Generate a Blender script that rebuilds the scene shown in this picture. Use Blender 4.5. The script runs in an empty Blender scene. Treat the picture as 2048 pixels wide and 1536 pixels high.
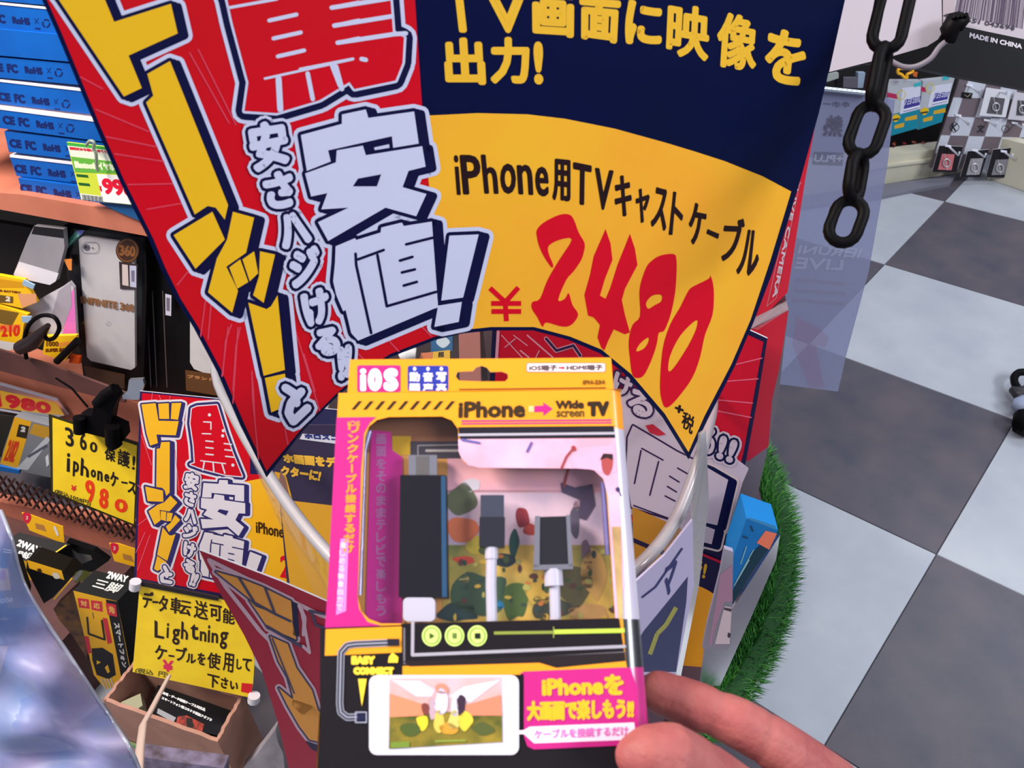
import bpy, bmesh, math, random
from mathutils import Vector, Matrix
from mathutils.geometry import tessellate_polygon
random.seed(7)
SC = bpy.context.scene
COL = SC.collection

# ---------------------------------------------------------------- camera
F, CX, CY = 1656.0, 1024.0, 768.0          # focal length and centre for a 2048x1536 frame
YAW, PITCH, ROLL = 0.75656, 0.89935, -0.069485
ROT = (Matrix.Rotation(YAW, 3, 'Z') @ Matrix.Rotation(PITCH, 3, 'X') @ Matrix.Rotation(ROLL, 3, 'Z'))
CAM = Vector((0.0, 0.0, 1.31))
cd = bpy.data.cameras.new('camera')
cam = bpy.data.objects.new('camera', cd); COL.objects.link(cam)
cd.sensor_width = 36.0; cd.lens = 36.0 * F / 2048.0
cam.matrix_world = Matrix.Translation(CAM) @ ROT.to_4x4()
cd.clip_start = 0.02; cd.clip_end = 60
cd.dof.use_dof = True; cd.dof.focus_distance = 0.85; cd.dof.aperture_fstop = 36.0*F/2048.0/1.5   # about 1.5 mm pupil, a phone lens
SC.camera = cam

# ---------------------------------------------------------------- world, lamps, exposure
w = bpy.data.worlds.new('world'); SC.world = w; w.use_nodes = True
bgn = w.node_tree.nodes['Background']; bgn.inputs[0].default_value = (0.74, 0.79, 1.0, 1); bgn.inputs[1].default_value = 0.40
def area(name, loc, target, size, sizey, power, col):
    l = bpy.data.lights.new(name, 'AREA'); l.shape = 'RECTANGLE'; l.size = size; l.size_y = sizey; l.energy = power; l.color = col
    o = bpy.data.objects.new(name, l); COL.objects.link(o); o.location = loc
    o.rotation_euler = (Vector(target) - Vector(loc)).to_track_quat('-Z', 'Y').to_euler(); return o
area('ceiling_light', (2.55, 1.08, 2.9), (0.6, 0.7, 0.3), 2.2, 0.7, 98, (0.90, 0.95, 1.0))
area('ceiling_light', (-0.1, 0.75, 2.9), (-0.1, 0.7, 0), 1.2, 0.4, 9, (1.0, 0.95, 0.9))
area('ceiling_light', (0.2, 3.4, 2.9), (0.3, 3.0, 0), 1.8, 0.6, 30, (0.86, 0.92, 1.0))
area('ceiling_light', (-1.35, -0.55, 2.4), (-0.9, 0.2, 0.6), 1.0, 0.3, 72, (1.0, 0.93, 0.86))
SC.view_settings.view_transform = 'Standard'; SC.view_settings.look = 'None'
SC.view_settings.gamma = 1.0; SC.view_settings.exposure = 0.22; SC.view_settings.use_curve_mapping = False
SC.cycles.max_bounces = 8; SC.cycles.transparent_max_bounces = 24
try: SC.cycles.caustics_reflective = False; SC.cycles.caustics_refractive = False
except Exception: pass

# ---------------------------------------------------------------- materials
def lin(c):
    c = c / 255.0
    return c / 12.92 if c <= 0.04045 else ((c + 0.055) / 1.055) ** 2.4
MATS = {}
def mat(name, rgb, rough=0.5, spec=0.4, metal=0.0, coat=0.0, noise=None, nscale=20.0, alpha=1.0, sss=0.0, bump=0.0, bscale=200.0, croug=0.08):
    if name in MATS: return MATS[name]
    m = bpy.data.materials.new(name); m.use_nodes = True; nt = m.node_tree; b = nt.nodes['Principled BSDF']
    c = tuple(lin(v) for v in rgb) + (1,)
    b.inputs['Base Color'].default_value = c
    b.inputs['Roughness'].default_value = rough; b.inputs['Metallic'].default_value = metal
    b.inputs['Specular IOR Level'].default_value = spec
    b.inputs['Coat Weight'].default_value = coat; b.inputs['Coat Roughness'].default_value = croug
    b.inputs['Alpha'].default_value = alpha
    if sss: b.inputs['Subsurface Weight'].default_value = sss; b.inputs['Subsurface Radius'].default_value = (0.006, 0.002, 0.001); b.inputs['Subsurface Scale'].default_value = 1.0
    if noise or bump: tc = nt.nodes.new('ShaderNodeTexCoord')
    if noise:
        n = nt.nodes.new('ShaderNodeTexNoise'); n.inputs['Scale'].default_value = nscale; n.inputs['Detail'].default_value = 6
        r = nt.nodes.new('ShaderNodeMapRange'); r.inputs[1].default_value = 0.32; r.inputs[2].default_value = 0.68
        mx = nt.nodes.new('ShaderNodeMix'); mx.data_type = 'RGBA'
        mx.inputs[6].default_value = c; mx.inputs[7].default_value = tuple(lin(v) for v in noise) + (1,)
        nt.links.new(tc.outputs['Object'], n.inputs['Vector']); nt.links.new(n.outputs['Fac'], r.inputs[0])
        nt.links.new(r.outputs[0], mx.inputs[0]); nt.links.new(mx.outputs[2], b.inputs['Base Color'])
    if bump:
        n2 = nt.nodes.new('ShaderNodeTexNoise'); n2.inputs['Scale'].default_value = bscale; n2.inputs['Detail'].default_value = 4
        bp = nt.nodes.new('ShaderNodeBump'); bp.inputs['Strength'].default_value = bump; bp.inputs['Distance'].default_value = 0.002
        nt.links.new(tc.outputs['Object'], n2.inputs['Vector']); nt.links.new(n2.outputs['Fac'], bp.inputs['Height']); nt.links.new(bp.outputs[0], b.inputs['Normal'])
    MATS[name] = m; return m
def clear(name, tint, haze, hazecol, rough=0.1, gloss=0.12):
    """clear plastic: mostly see-through, a little milky, shiny at grazing angles"""
    if name in MATS: return MATS[name]
    m = bpy.data.materials.new(name); m.use_nodes = True; nt = m.node_tree; nt.nodes.clear()
    o = nt.nodes.new('ShaderNodeOutputMaterial'); t = nt.nodes.new('ShaderNodeBsdfTransparent'); g = nt.nodes.new('ShaderNodeBsdfGlossy'); d = nt.nodes.new('ShaderNodeBsdfDiffuse')
    t.inputs[0].default_value = tuple(tint) + (1,); g.inputs['Roughness'].default_value = rough; d.inputs[0].default_value = tuple(lin(v) for v in hazecol) + (1,)
    lw = nt.nodes.new('ShaderNodeLayerWeight'); lw.inputs[0].default_value = 0.25
    mr = nt.nodes.new('ShaderNodeMapRange'); mr.inputs[3].default_value = gloss * 0.4; mr.inputs[4].default_value = min(1, gloss * 4)
    nt.links.new(lw.outputs['Fresnel'], mr.inputs[0])
    m1 = nt.nodes.new('ShaderNodeMixShader'); m2 = nt.nodes.new('ShaderNodeMixShader'); m1.inputs[0].default_value = haze
    nt.links.new(t.outputs[0], m1.inputs[1]); nt.links.new(d.outputs[0], m1.inputs[2])
    nt.links.new(mr.outputs[0], m2.inputs[0]); nt.links.new(m1.outputs[0], m2.inputs[1]); nt.links.new(g.outputs[0], m2.inputs[2]); nt.links.new(m2.outputs[0], o.inputs[0])
    MATS[name] = m; return m
def ink(rgb, **k):
    n = 'ink_%d_%d_%d' % tuple(rgb) + ('_' + '_'.join(str(v) for v in k.values()) if k else '')
    return mat(n, rgb, **({'rough': 0.45, 'spec': 0.22} | k))

# ---------------------------------------------------------------- placing: a pixel's line of sight met with a real plane
def ray(x, y): return ROT @ Vector(((x - CX) / F, (CY - y) / F, -1.0))
class Surf:
    """a plane in the place"""
    def __init__(s, p, n, eps=0.00013):
        s.p = Vector(p); s.n = Vector(n).normalized(); s.eps = eps
        if s.n.dot(CAM - s.p) < 0: s.n = -s.n
    def at(s, x, y, layer=0):
        d = ray(x, y); q = s.p + s.n * (layer * s.eps)
        return CAM + d * ((q - CAM).dot(s.n) / d.dot(s.n))
    def off(s, k): return Surf(s.p + s.n * k, s.n, s.eps)
def tilt(x, y, depth, gx=0.0, gy=0.0, eps=0.00013):
    """plane through the point seen at (x,y); gx, gy: relative change of 1/depth per 1000 px"""
    P = [CAM + ray(a, b) * (depth / (1 + gx * (a - x) / 1000 + gy * (b - y) / 1000)) for a, b in ((x, y), (x + 100, y), (x, y + 100))]
    return Surf(P[0], (P[1] - P[0]).cross(P[2] - P[0]), eps)
def horiz(z): return Surf((0, 0, z), (0, 0, 1))
def upright(x, y, depth, yawdeg=0.0):
    """vertical plane through a point, facing the camera side, turned by yawdeg"""
    n = -(ROT @ Vector((0, 0, -1))); n.z = 0; n.normalize(); n.rotate(Matrix.Rotation(math.radians(yawdeg), 3, 'Z'))
    return Surf(CAM + ray(x, y) * depth, n)
def through(a, b, z=0.0):
    A = horiz(z).at(*a); B = horiz(z).at(*b); return Surf(A, (B - A).cross(Vector((0, 0, 1))))

# ---------------------------------------------------------------- objects
def thing(name, label, cat, loc=(0, 0, 0), group=None):
    o = bpy.data.objects.new(name, None); COL.objects.link(o); o.location = loc; o.empty_display_size = 0.02
    o['label'] = label; o['category'] = cat
    if group: o['group'] = group
    return o
def tag(o, label, cat, group=None):
    o['label'] = label; o['category'] = cat
    if group: o['group'] = group
    return o
def origin_of(par):
    v = Vector((0, 0, 0))
    while par: v = v + par.location; par = par.parent
    return v
class MB:
    def __init__(s): s.v = []; s.f = []; s.m = []; s.ms = []; s.sm = []
    def mi(s, m):
        if m not in s.ms: s.ms.append(m)
        return s.ms.index(m)
    def add(s, vs, fs, m, smooth=False):
        b = len(s.v); s.v += [Vector(v) for v in vs]; k = s.mi(m)
        for f in fs: s.f.append([b + i for i in f]); s.m.append(k); s.sm.append(smooth)
        return s
    def build(s, name, parent=None, label=None, recalc=False):
        off = origin_of(parent)
        if parent is None and s.v:
            lo = Vector((min(v.x for v in s.v), min(v.y for v in s.v), min(v.z for v in s.v))); hi = Vector((max(v.x for v in s.v), max(v.y for v in s.v), max(v.z for v in s.v)))
            off = Vector(((lo.x + hi.x) / 2, (lo.y + hi.y) / 2, lo.z))
        me = bpy.data.meshes.new(name); me.from_pydata([tuple(v - off) for v in s.v], [], s.f)
        for m in s.ms: me.materials.append(m)
        me.polygons.foreach_set('material_index', s.m); me.polygons.foreach_set('use_smooth', s.sm); me.update()
        if recalc:
            bm = bmesh.new(); bm.from_mesh(me); bmesh.ops.recalc_face_normals(bm, faces=bm.faces[:]); bm.to_mesh(me); bm.free()
        o = bpy.data.objects.new(name, me); COL.objects.link(o)
        if parent is None: o.location = off
        else: o.parent = parent
        if label: o['label'] = label
        return o
    # shapes
    def prism(s, front, back, m, side=None, holes=()):
        """front and back: matching rings of points, holes: pairs of rings"""
        n = len(front); side = side or m
        loops = [front] + [h[0] for h in holes]; lb = [back] + [h[1] for h in holes]
        tris = tessellate_polygon([[Vector(p) for p in l] for l in loops])
        allf = [p for l in loops for p in l]; allb = [p for l in lb for p in l]
        s.add(allf, tris, m); s.add(allb, [t[::-1] for t in tris], side)
        for lf, lbk in zip(loops, lb):
            k = len(lf)
            s.add(list(lf) + list(lbk), [(i, (i + 1) % k, k + (i + 1) % k, k + i) for i in range(k)], side)
        return s
    def slab(s, surf, px, thick, m, side=None, holes=(), layer=0, back=None):
        d = back if back is not None else -surf.n * thick
        fr = [surf.at(x, y, layer) for x, y in px]; hs = []
        for h in holes:
            hf = [surf.at(x, y, layer) for x, y in h]; hs.append((hf, [p + d for p in hf]))
        return s.prism(fr, [p + d for p in fr], m, side, hs)
    def box(s, o, ax, ay, az, m):
        o, ax, ay, az = Vector(o), Vector(ax), Vector(ay), Vector(az)
        v = [o, o + ax, o + ax + ay, o + ay]; v += [p + az for p in v]
        return s.add(v, [(0, 3, 2, 1), (4, 5, 6, 7), (0, 1, 5, 4), (1, 2, 6, 5), (2, 3, 7, 6), (3, 0, 4, 7)], m)
    def tube(s, pts, r, m, n=8, closed=False, flat=1.0):
        pts = [Vector(p) for p in pts]; N = len(pts); rr = r if isinstance(r, (list, tuple)) else [r] * N
        vs = []; t0 = None; u = None
        for i in range(N):
            a = pts[i - 1] if (i > 0 or closed) else pts[i]; b = pts[(i + 1) % N] if (i < N - 1 or closed) else pts[i]
            t = (b - a).normalized()
            if u is None: u = t.orthogonal().normalized()
            else: u = (u - t * u.dot(t)).normalized()
            w_ = t.cross(u)
            for k in range(n):
                an = 2 * math.pi * k / n; vs.append(pts[i] + (u * math.cos(an) + w_ * math.sin(an) * flat) * rr[i])
        fs = []
        for i in range(N if closed else N - 1):
            for k in range(n):
                a = i * n + k; b = i * n + (k + 1) % n; c = ((i + 1) % N) * n; fs.append((a, b, c + (k + 1) % n, c + k))
        s.add(vs, fs, m, True)
        if not closed:
            s.add(vs[:n], [tuple(range(n))[::-1]], m); s.add(vs[-n:], [tuple(range(n))], m)
        return s
def spline(pts, n=6, closed=False):
    pts = [Vector(p) for p in pts]; N = len(pts); out = []
    for i in range(N if closed else N - 1):
        p0 = pts[(i - 1) % N] if (closed or i > 0) else pts[0]; p1 = pts[i]; p2 = pts[(i + 1) % N]; p3 = pts[(i + 2) % N] if (closed or i < N - 2) else pts[-1]
        for k in range(n):
            t = k / n; out.append(0.5 * ((2 * p1) + (p2 - p0) * t + (2 * p0 - 5 * p1 + 4 * p2 - p3) * t * t + (3 * p1 - p0 - 3 * p2 + p3) * t ** 3))
    if not closed: out.append(pts[-1])
    return out
def sp2(pts, n=5, closed=False): return [(v.x, v.y) for v in spline([(a, b, 0) for a, b in pts], n, closed)]
def rrect(x0, y0, x1, y1, r, n=4):
    o = []
    for cx, cy, a0 in ((x1 - r, y0 + r, -90), (x1 - r, y1 - r, 0), (x0 + r, y1 - r, 90), (x0 + r, y0 + r, 180)):
        for k in range(n + 1):
            a = math.radians(a0 + 90 * k / n); o.append((cx + r * math.cos(a), cy + r * math.sin(a)))
    return o
def crop(ox, oy, s): return lambda pts: [(ox + x / s, oy + y / s) for x, y in pts]
def lerp(a, b, t): return (a[0] + (b[0] - a[0]) * t, a[1] + (b[1] - a[1]) * t)
def bil(q, u, v): return lerp(lerp(q[0], q[1], u), lerp(q[3], q[2], u), v)

# ---------------------------------------------------------------- lettering (Blender's own built-in font)
GL = {}
def glyphs(body, spacing=1.0):
    key = (body, spacing)
    if key in GL: return GL[key]
    c = bpy.data.curves.new('t', 'FONT'); c.body = body; c.resolution_u = 3 if len(body) < 5 else 2; c.space_character = spacing
    o = bpy.data.objects.new('t', c); COL.objects.link(o)
    dg = bpy.context.evaluated_depsgraph_get(); e = o.evaluated_get(dg); me = e.to_mesh()
    vs = [(v.co.x, v.co.y) for v in me.vertices]; fs = [tuple(p.vertices) for p in me.polygons]
    cnt = {}
    for f in fs:
        for i in range(len(f)):
            k = (min(f[i], f[(i + 1) % len(f)]), max(f[i], f[(i + 1) % len(f)])); cnt[k] = cnt.get(k, 0) + 1
    be = [k for k, n in cnt.items() if n == 1]
    e.to_mesh_clear(); bpy.data.objects.remove(o); bpy.data.curves.remove(c)
    x0 = min(v[0] for v in vs); x1 = max(v[0] for v in vs); y0 = min(v[1] for v in vs); y1 = max(v[1] for v in vs)
    vs = [((x - x0) / max(1e-6, x1 - x0), (y1 - y) / max(1e-6, y1 - y0)) for x, y in vs]
    GL[key] = (vs, fs, be); return GL[key]

class Art(MB):
    """flat print on a surface, laid down in thin layers of ink"""
    def __init__(s, surf, warp=None, scale=1.0, base=1):
        MB.__init__(s); s.surf = surf; s.warp = warp; s.k = scale; s.base = base
    def P(s, x, y, l):
        if s.warp: x, y = s.warp(x, y)
        return s.surf.at(x, y, s.base + l)
    def poly(s, pts, col, l=0, holes=(), jit=0):
        m = col if not isinstance(col, tuple) else ink(col)
        loops = [pts] + list(holes); tris = tessellate_polygon([[Vector((x, y, 0)) for x, y in lo] for lo in loops])
        s.ct = getattr(s, 'ct', 0) + 1; l += jit * (s.ct * 5 % 19) * 0.02
        s.add([s.P(x, y, l) for lo in loops for x, y in lo], tris, m); return s
    def edges(s, vs, es, w, col, l=0, dots=True, n=6):
        m = col if not isinstance(col, tuple) else ink(col); h = w / 2
        V = []; Fc = []; used = set()
        for a, b in es:
            (x0, y0), (x1, y1) = vs[a], vs[b]; d = math.hypot(x1 - x0, y1 - y0)
            if d < 1e-6: continue
            nx, ny = -(y1 - y0) / d * h, (x1 - x0) / d * h; k = len(V)
            V += [(x0 + nx, y0 + ny), (x1 + nx, y1 + ny), (x1 - nx, y1 - ny), (x0 - nx, y0 - ny)]; Fc.append((k, k + 1, k + 2, k + 3)); used.add(a); used.add(b)
        if dots:
            for a in used:
                k = len(V); V += [(vs[a][0] + h * math.cos(2 * math.pi * i / n), vs[a][1] + h * math.sin(2 * math.pi * i / n)) for i in range(n)]; Fc.append(tuple(range(k, k + n)))
        s.ct = getattr(s, 'ct', 0); L = [0.0] * len(V)
        for f in Fc:
            s.ct += 1
            for i in f: L[i] = l + (s.ct * 7 % 23) * 0.02
        s.add([s.P(x, y, q) for (x, y), q in zip(V, L)], Fc, m); return s
    def line(s, pts, w, col, l=0, closed=False, dots=True, n=8):
        k = len(pts); return s.edges(pts, [(i, (i + 1) % k) for i in range(k if closed else k - 1)], w, col, l, dots, n)
    def fat(s, pts, w, col, l=0, n=10): return s.poly(pts, col, l - 0.1, (), 1).line(pts, w, col, l, True, True, n)
    def glyph(s, body, q, col, l=0, bold=0.0, spacing=1.0, outs=(), mirror=False):
        """text stretched into the quad q (TL, TR, BR, BL); outs: (width, colour, layer) outlines"""
        vs, fs, be = glyphs(body, spacing)
        wq = math.hypot(q[1][0] - q[0][0], q[1][1] - q[0][1]); hq = math.hypot(q[3][0] - q[0][0], q[3][1] - q[0][1])
        iu = min(0.35, bold / 2 / max(1, wq)); iv = min(0.35, bold / 2 / max(1, hq))
        P = [bil(q, (1 - iu - u * (1 - 2 * iu)) if mirror else (iu + u * (1 - 2 * iu)), iv + v * (1 - 2 * iv)) for u, v in vs]
        m = col if not isinstance(col, tuple) else ink(col)
        s.add([s.P(x, y, l - (0.1 if bold else 0)) for x, y in P], fs, m)
        if bold: s.edges(P, be, bold, col, l, True, 5)
        for wd, c, ly in outs:
            m2 = c if not isinstance(c, tuple) else ink(c)
            s.edges(P, be, bold + wd * 2, c, ly, True, 8); s.add([s.P(x, y, ly - 0.1) for x, y in P], fs, m2)
        return s
    def outlined(s, polys, fill, nw, ww, sh=(0, 0), navy=None, white=None, l=1):
        for p in polys:
            cps = [[(x + sh[0] * t, y + sh[1] * t) for x, y in p] for t in ((0, 0.5, 1) if sh != (0, 0) else (0,))]
            for c in cps:
                s.fat(c, 2 * (nw + ww), white, l, 12); s.fat(c, 2 * nw, navy, l + 1, 8)
            s.poly(p, fill, l + 2)
        return s
def quad(x0, y0, x1, y1): return [(x0, y0), (x1, y0), (x1, y1), (x0, y1)]

# ================================================================ SETTING: floor of checkered vinyl tiles
T = 0.5; GX, GY = -1.236199 * T, 5.591047 * T
white_t = mat('vinyl_white', (172, 176, 182), rough=0.33, noise=(158, 162, 172), nscale=7, bump=0.05, bscale=300)
grey_t = mat('vinyl_grey', (88, 80, 86), rough=0.38, noise=(66, 66, 78), nscale=9, bump=0.05, bscale=300)
mb = MB(); mb.box((-6, -5, -0.06), (13, 0, 0), (0, 14, 0), (0, 0, 0.057), mat('floor_joint', (60, 58, 60), rough=0.8))
floor = mb.build('floor'); floor['kind'] = 'structure'
def tile_mesh(m):
    g = 0.0004; a = T - g; mb = MB(); c = 0.001
    lo = [(g, g, 0), (a, g, 0), (a, a, 0), (g, a, 0)]; hi = [(g + c, g + c, 0.003), (a - c, g + c, 0.003), (a - c, a - c, 0.003), (g + c, a - c, 0.003)]
    me = bpy.data.meshes.new('tile'); me.from_pydata(lo + hi, [], [(4, 5, 6, 7), (0, 1, 5, 4), (1, 2, 6, 5), (2, 3, 7, 6), (3, 0, 4, 7)]); me.materials.append(m); return me
tm = (tile_mesh(grey_t), tile_mesh(white_t))
for i in range(-7, 9):
    for j in range(-2, 15):
        o = bpy.data.objects.new('tile', tm[(i + j) % 2]); COL.objects.link(o); o.parent = floor
        o.location = Vector((GX + i * T, GY - (j + 1) * T, -0.003)) - floor.location
FZ = 0.0
plaster = mat('wall_paint', (196, 196, 200), rough=0.8, noise=(188, 188, 194), nscale=3)
for nm, o_, sx, sy in (('wall_back', (-6, 9.0, -0.06), 13, 0.1), ('wall_left', (-6.1, -5, -0.06), 0.1, 14.1)):
    mb = MB(); mb.box(o_, (sx, 0, 0), (0, sy, 0), (0, 0, 3.1), plaster); o = mb.build(nm); o['kind'] = 'structure'
# ================================================================ the big fan-shaped price sign
NAVY = (2, 8, 62); RED = mat('sign_red', (218, 0, 32), rough=0.4, spec=0.2, noise=(206, 14, 24), nscale=9); WHT = (210, 212, 236); YEL = (246, 190, 28); ORG = mat('sign_orange', (255, 188, 46), rough=0.4, spec=0.2, noise=(255, 174, 48), nscale=12)
LAM = mat('laminated_navy', NAVY, rough=0.36, spec=0.15, noise=(2, 14, 50), nscale=6)
NV2 = (4, 6, 58)
c1 = crop(0, 0, 2.92571); c2 = crop(600, 0, 2.92571); c4 = crop(0, 400, 3.41333); cA = crop(470, 420, 4); cB = crop(470, 200, 4); cC = crop(880, 0, 4); cD = crop(1200, 0, 4); cE = crop(880, 300, 4); cF = crop(1200, 350, 4); cG = crop(1150, 600, 4); cT = crop(400, 650, 4.096)
SG = tilt(900, 450, 0.475, -0.20, -0.34)
left_edge = [(-20, -225)] + [(30, -110), (84, 0), (113, 65), (157, 171), (191, 253), (239, 362), (297, 478), (322, 538), (352, 599), (387, 655), (434, 743), (480, 850), (533, 955)]
bot = [(607, 860), (673, 794), (728, 748), (780, 715), (870, 680), (925, 667), (982, 661), (1067, 661), (1137, 680), (1200, 707), (1257, 755), (1325, 835), (1377, 919)]
right_edge = [(1415, 840), (1470, 732), (1507, 645), (1545, 545), (1580, 430), (1605, 345), (1638, 225), (1662, 125), (1690, 0), (1725, -150)]
top = [(1400, -260), (900, -330), (400, -300)]
outline = left_edge + bot + right_edge + top
sign = thing('promotional_sign', 'large laminated fan-shaped sale sign in red, navy and orange with the price 2480', 'sign', SG.at(960, 700))
MB().slab(SG, outline, 0.0012, LAM, mat('sign_back', (205, 205, 210))).build('panel', sign)
# fields
a = Art(SG)
redp = [(5, -215)] + [(x + 9, y - 2) for x, y in left_edge[1:-1]] + [(533, 942)] + [(x, y - 7) for x, y in bot[:7]] + [(1000, 640), (900, 500), (850, 300), (830, 0), (800, -300), (400, -290)]
a.poly(redp, RED, 0); a.build('red_field', sign)
a = Art(SG)
arc = cC([(-120, 925), (0, 920), (300, 905), (700, 915), (1000, 950), (1400, 1030), (1800, 1140), (2048, 1215)]) + cD([(1000, 1290), (1300, 1410), (1530, 1532)])
orp = arc + [(1541, 520), (1501, 640), (1463, 728), (1409, 832), (1377, 904), (1330, 828), (1262, 748), (1203, 699), (1140, 673), (1068, 654), (982, 654), (925, 660), (880, 560), (850, 300)]
a.poly(orp, ORG, 1); a.build('orange_field', sign)
# thin rays of the burst
a = Art(SG); RAY = (226, 70, 92)
for pts in [c1([(470, 450), (600, 520)]), c1([(560, 640), (870, 770)]), c1([(620, 800), (920, 860)]), c1([(670, 900), (960, 945)]), c1([(750, 1080), (1010, 1075)]), c1([(860, 1225), (1060, 1190)]),
            c1([(1110, 310), (1340, 720)]), c1([(1160, 290), (1380, 730)]), c4([(1210, 580), (1290, 480)]), c4([(1370, 930), (1400, 700), (1450, 590)]), c4([(1420, 950), (1440, 720), (1470, 620)]),
            c4([(1520, 1200), (1540, 960), (1580, 850)]), c4([(1590, 1300), (1610, 1000), (1640, 870)]), c4([(1740, 1530), (1730, 1300), (1720, 1200)]),
            cT([(180, 420), (230, 20)]), cT([(270, 640), (310, 20)]), cT([(480, 1100), (430, 600), (425, 380)]), cT([(720, 980), (690, 820)]), cT([(980, 700), (780, 40)]), cT([(1540, 120), (1620, 210)]), cT([(1300, 240), (1350, 290)]),
            cA([(1230, 1045), (1310, 1130)]), cA([(1480, 920), (1570, 1010)]), cA([(550, 1150), (640, 1450)])]:
    a.line(pts, 2.6, RAY, 2)
a.build('ray_pattern', sign)

# ---- the slogan art, reused (warped) on the small signs
DO = c1([(300, -60), (600, -60), (615, 0), (668, 128), (1000, 22), (1040, 195), (752, 325), (830, 515), (725, 565), (345, 0)])
BAR = c1([(862, 432), (995, 357), (1335, 1200), (1315, 1285), (1262, 1215), (1215, 1205), (1140, 1255), (855, 600), (897, 560)])
SQ = c4([(1185, 240), (1450, 80), (1535, 270), (1335, 470)])
SL = c4([(1590, 80), (1735, 120), (1680, 360), (1545, 455), (1625, 620), (1585, 770), (1420, 630), (1480, 400), (1550, 270)])
K1 = c4([(1565, 460), (1640, 405), (1695, 560), (1620, 605)]); K2 = c4([(1655, 405), (1735, 350), (1762, 500), (1705, 555)]); K3 = c4([(1775, 350), (1878, 372), (1800, 702), (1728, 650), (1768, 520)])
B2 = c4([(1695, 700), (1820, 745), (1850, 725), (1895, 650), (1945, 1160), (1800, 1200)]); B3 = c4([(1808, 1215), (1945, 1185), (1955, 1270), (1900, 1430), (1852, 1450)])
ROOF = c2([(5, 790), (245, 725), (245, 670), (385, 640), (400, 690), (668, 652), (695, 840), (545, 865), (538, 797), (165, 880), (180, 945), (40, 1000)])
ONNA = c2([(30, 1015), (210, 950), (215, 880), (368, 852), (385, 908), (715, 855), (735, 975), (635, 1000), (600, 1095), (740, 1135), (680, 1265), (500, 1215), (165, 1410), (105, 1300), (285, 1215), (125, 1225), (160, 1130), (65, 1150)])
EYE = c2([(340, 1045), (475, 1020), (450, 1090), (310, 1090)]); GAP1 = c2([(165, 880), (210, 872), (185, 950)])
NE = cA([(805, 290), (960, 225), (970, 240), (1165, 180), (1170, 140), (1335, 100), (1350, 128), (1575, 92), (1625, 780), (1590, 790), (985, 1045), (930, 985), (905, 880), (885, 800), (865, 810), (810, 680), (785, 570), (800, 420)])
EX1 = cA([(1715, 205), (1950, 195), (1825, 700), (1650, 725)]); EX2 = cA([(1625, 765), (1815, 735), (1790, 895), (1595, 935)])
NEL = [cA([(985, 395), (1190, 320)]), cA([(965, 350), (970, 440), (1090, 985)]), cA([(1140, 360), (1215, 770), (1610, 655)]), cA([(1370, 275), (1590, 220)]), cA([(1320, 405), (1420, 375)]), cA([(1335, 500), (1440, 475)]), cA([(1350, 605), (1455, 575)])]
def slogan(surf, parent, warp=None, k=1.0, top_parts=True, navy=NV2, white=WHT, yel=YEL, base=3, big=True):
    n, wt = 7 * k, 8 * k
    if warp: n, wt = 8 * k, 10 * k
    y = Art(surf, None, 1, base)
    W = (lambda pts: [warp(*p) for p in pts]) if warp else (lambda pts: pts)
    ys = [BAR, SQ, SL, K1, K2, K3, B2, B3] + ([DO] if big else [])
    y.outlined([W(p) for p in ys], ink(yel), n, wt, (15 * k, 5 * k), ink(navy), ink(white), 0)
    TO = [W(cT([(700, 515), (770, 560), (790, 640)])), W(cT([(830, 545), (745, 640), (725, 720), (765, 790), (880, 680)]))]
    for p in TO: y.line(p, 42 * k, white, 3); y.line(p, 29 * k, navy, 4); y.line(p, 17 * k, white, 5)
    y.build('yellow_lettering', parent)
    a2 = Art(surf, None, 1, base + 1)
    a2.outlined([W(p) for p in (ROOF, ONNA, NE, EX1, EX2)], ink(white), n, wt, (15 * k, 4 * k), ink(navy), ink(white), 0)
    for h in (EYE, GAP1): a2.poly(W(h), navy, 3)
    for l_ in NEL: a2.line(W(l_), 5.5 * k, navy, 3)
    a2.build('white_lettering', parent)
    sm = Art(surf, None, 1, base + 5)
    for ch, q in (('安', cB([(85, 190), (400, 150), (450, 500), (150, 590)])), ('さ', cB([(205, 600), (450, 540), (500, 850), (265, 890)])),
                  ('ハ', cB([(340, 925), (520, 880), (640, 1130), (370, 1210)])), ('ジ', cA([(425, 330), (680, 270), (660, 580), (450, 640)])),
                  ('け', cA([(505, 680), (740, 600), (760, 880), (590, 960)])), ('る', cA([(620, 960), (830, 920), (850, 1160), (655, 1180)])), ('!!', cA([(815, 1100), (940, 1060), (920, 1330), (830, 1380)]))):
        sm.glyph(ch, W(q), white, 2, 10 * k, outs=((6 * k, navy, 1), (12 * k, white, 0)))
    sm.build('small_lettering', parent)
slogan(SG, sign)
a = Art(SG, base=3)
KYO = [(430, -70), (455, 0), (465, 45), (497, 165), (489, 222), (553, 226), (640, 200), (699, 164), (709, 178), (791, 161), (805, 126), (808, 75), (786, 65), (781, 0), (775, -70)]
a.fat(KYO, 52, WHT, 0, 12); a.fat(KYO, 36, NV2, 1, 10); a.fat(KYO, 10, WHT, 2, 8); a.poly(KYO, RED, 3)
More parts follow.
